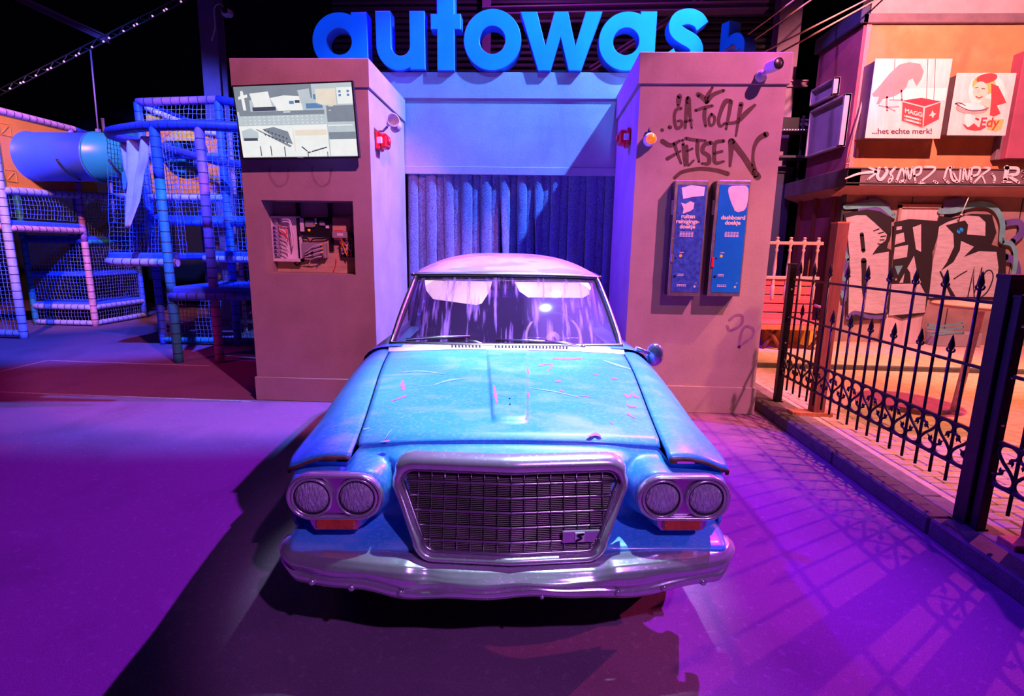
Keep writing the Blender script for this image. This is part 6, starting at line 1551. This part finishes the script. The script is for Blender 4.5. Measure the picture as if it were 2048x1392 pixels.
# play tower ---------------------------------------------------------------
PT = thing('play_tower', 'tall netted play tower with blue and purple padded posts', 'play tower', (-4.9, 7.6, 0))
f1, f2 = (-4.815, 6.75), (-4.27, 6.80)
X0, X1, YB, YB2 = -5.92, -4.70, 8.0, 9.3
pipe('front_post', PT, [(*f1, 0), (*f1, .95)], C_TEAL, .058); pipe('front_post', PT, [(*f1, .95), (*f1, 2.4)], C_TEAL, .058); pipe('front_post', PT, [(*f1, 2.4), (*f1, 3.03)], C_BLUE, .06)
pipe('front_post', PT, [(*f2, 0), (*f2, 1.8)], C_PURP, .058); pipe('front_post', PT, [(*f2, 1.8), (*f2, 3.03)], C_PURP, .058)
ring = [(X0 - .02, YB - .02, 3.06), (-5.95, 7.65, 3.05), (-5.88, 7.36, 3.04), (-5.66, 7.10, 3.03), (-5.32, 6.92, 3.03), (*f1, 3.03), (*f2, 3.05), (-3.7, 6.9, 3.05)]
pipe('curved_top_rail', PT, [tuple(p) for p in catmull(ring, 5)], C_NAVY, .065)
pipe('post', PT, [(X0, YB, 0), (X0, YB, 3.62)], C_BLUE, .055); pipe('post', PT, [(X1, YB, 0), (X1, YB, 3.64)], C_BLUE, .06)
pipe('post', PT, [(X0, YB2, 0), (X0, YB2, 3.62)], C_NAVY, .05); pipe('post', PT, [(-3.6, YB, 0), (-3.6, YB, 3.4)], C_BLUE, .05); pipe('post', PT, [(-5.3, YB2, 0), (-5.3, YB2, 3.6)], C_PINK, .035); pipe('post', PT, [(X1 + .3, YB2, 0), (X1 + .3, YB2, 3.5)], C_NAVY, .05)
pipe('top_rail', PT, [(X0, YB, 3.62), (X1, YB, 3.66)], C_PURP, .058); pipe('top_rail', PT, [(X1, YB, 3.66), (-3.6, YB - .3, 3.45)], C_NAVY, .058); pipe('top_rail', PT, [(X0, YB, 3.62), (X0, YB2, 3.62)], C_NAVY, .05)
pipe('slanted_rail', PT, [(X0 + .1, YB + .03, 3.55), (-4.95, YB + .03, 3.22), (X1, YB, 3.18)], C_LAV, .04)
pipe('slanted_rail', PT, [(-5.6, YB - .1, 3.0), (X1 + .2, YB - .4, 2.72), (-3.7, YB - .5, 2.66)], C_NAVY, .05)
MB().prism([(X0 + .06, 3.50), (-5.12, 3.27), (-5.0, 3.10), (X0 + .06, 3.10)], lambda x, z, d: Vector((x, YB + .06 + d, z)), .02).build('yellow_panel', m_ypanel, PT)
holed_panel('orange_panel', PT, (X0 + .04, YB + .05, 2.33), (1, 0, 0), (0, 0, 1), 1.14, .95, .57, .58, .36, m_opanel, t=-.02)
pipe('rail', PT, [(X0, YB, 2.27), (X1, YB, 2.27)], C_LAV, .05); pipe('rail', PT, [(X0, YB - .02, 2.86), (X1, YB - .02, 2.88)], C_BLUE, .045)
deck('deck', PT, X0, -3.6, YB, YB2, 1.98, C_BLUE); pipe('rail', PT, [(X0, YB, 1.90), (X1, YB, 1.90), (-3.6, YB, 1.92)], C_BLUE, .045)
deck('deck', PT, X0 - .1, -5.0, 7.2, YB, 1.42, C_BLUE); pipe('rail', PT, [(X0 - .1, 7.2, 1.32), (-5.0, 7.2, 1.32)], C_LAV, .055); deck('deck', PT, -5.0, -3.6, YB - .2, YB2, 1.45, C_BLUE); pipe('rail', PT, [(-5.0, YB - .2, 1.37), (-3.6, YB - .2, 1.37)], C_LAV, .05)
deck('deck', PT, -4.80, -3.4, 6.72, 7.9, 1.0, C_BLUE); pipe('rail', PT, [(-4.80, 6.70, .90), (-3.4, 6.72, .93)], C_BLUE, .055)
pipe('floor_rail', PT, [(X0, YB, .08), (-3.6, YB, .08)], C_TEAL, .05); pipe('post', PT, [(-5.45, 7.22, 0), (-5.45, 7.22, 1.35)], C_BLUE, .05) if False else None
net('net', PT, (X0, YB, 2.0), (X1, YB, 2.0), (X1, YB, 2.85), (X0, YB, 2.85), m_net); net('net', PT, (X0, YB, 2.9), (X1, YB, 2.9), (X1, YB, 3.6), (X0, YB, 3.58), m_net, sag=.06)
net('net', PT, (X1, YB, 2.7), (-3.6, YB - .3, 2.66), (-3.6, YB - .3, 3.42), (X1, YB, 3.6), m_net); net('net', PT, (X1, YB, 1.5), (-3.6, YB, 1.5), (-3.6, YB, 2.66), (X1, YB, 2.7), m_net)
net('net', PT, (X0 - .05, 7.2, 1.42), (X0, YB, 1.42), (X0, YB, 3.0), (X0 - .05, 7.4, 3.0), m_net); net('net', PT, (f1[0], 7.15, 1.45), (X0 + .1, 7.4, 1.45), (X0 + .05, 7.6, 2.9), (f1[0], 7.1, 3.0), m_net, sag=.05, th_=.006)
net('net', PT, (*f2, 1.0), (-3.6, 6.85, 1.0), (-3.6, 6.85, 3.0), (*f2, 3.0), m_net, th_=.007)
net('net', PT, (X0, YB, .12), (-3.8, YB, .12), (-3.8, YB, .90), (X0, YB, .90), m_net_d); net('net', PT, (-4.9, YB + .02, .95), (-3.7, YB + .02, .95), (-3.7, YB + .02, 1.4), (-4.9, YB + .02, 1.4), m_net)
pipe('ladder_side', PT, [(-4.1, 7.95, .05), (-3.55, 7.95, .75)], C_NAVY, .04)
# hanging cloth
m_clothp = M('lilac_cloth', (.80, .60, .90), .9, var=.1, scale=10, sheen=.3); m_clothb = M('blue_patch', (.10, .30, .80), .9)
CL = thing('hanging_cloth', 'torn lilac cloth hanging from the curved rail of the tower', 'cloth', (-5.6, 7.15, 1.8))
edge_l = [(240, 284), (244, 330), (248, 370), (248, 420), (252, 455)]; edge_r = [(297, 272), (293, 320), (284, 345), (276, 400), (256, 457)]
def cl_fn(u, v):
    k = v * 4; i = min(3, int(k)); f = k - i
    xl = mix(edge_l[i][0], edge_l[i + 1][0], f); yl = mix(edge_l[i][1], edge_l[i + 1][1], f); xr = mix(edge_r[i][0], edge_r[i + 1][0], f); yr = mix(edge_r[i][1], edge_r[i + 1][1], f)
    p = at(mix(xl, xr, u), mix(yl, yr, u), 'y', mix(7.06, 6.86, u))
    p.y += .05 * math.sin(u * 13 + v * 2) * (1 - .4 * v)
    return p
co_ = MB().grid(cl_fn, 26, 24).build('sheet', m_clothp, CL); co_.modifiers.new('thickness', 'SOLIDIFY').thickness = .004
MB().fill([(243, 345), (250, 340), (254, 360), (251, 378), (246, 380)], lambda x, y: at(x, y, 'y', 6.93)).build('blue_patch', m_clothb, CL)
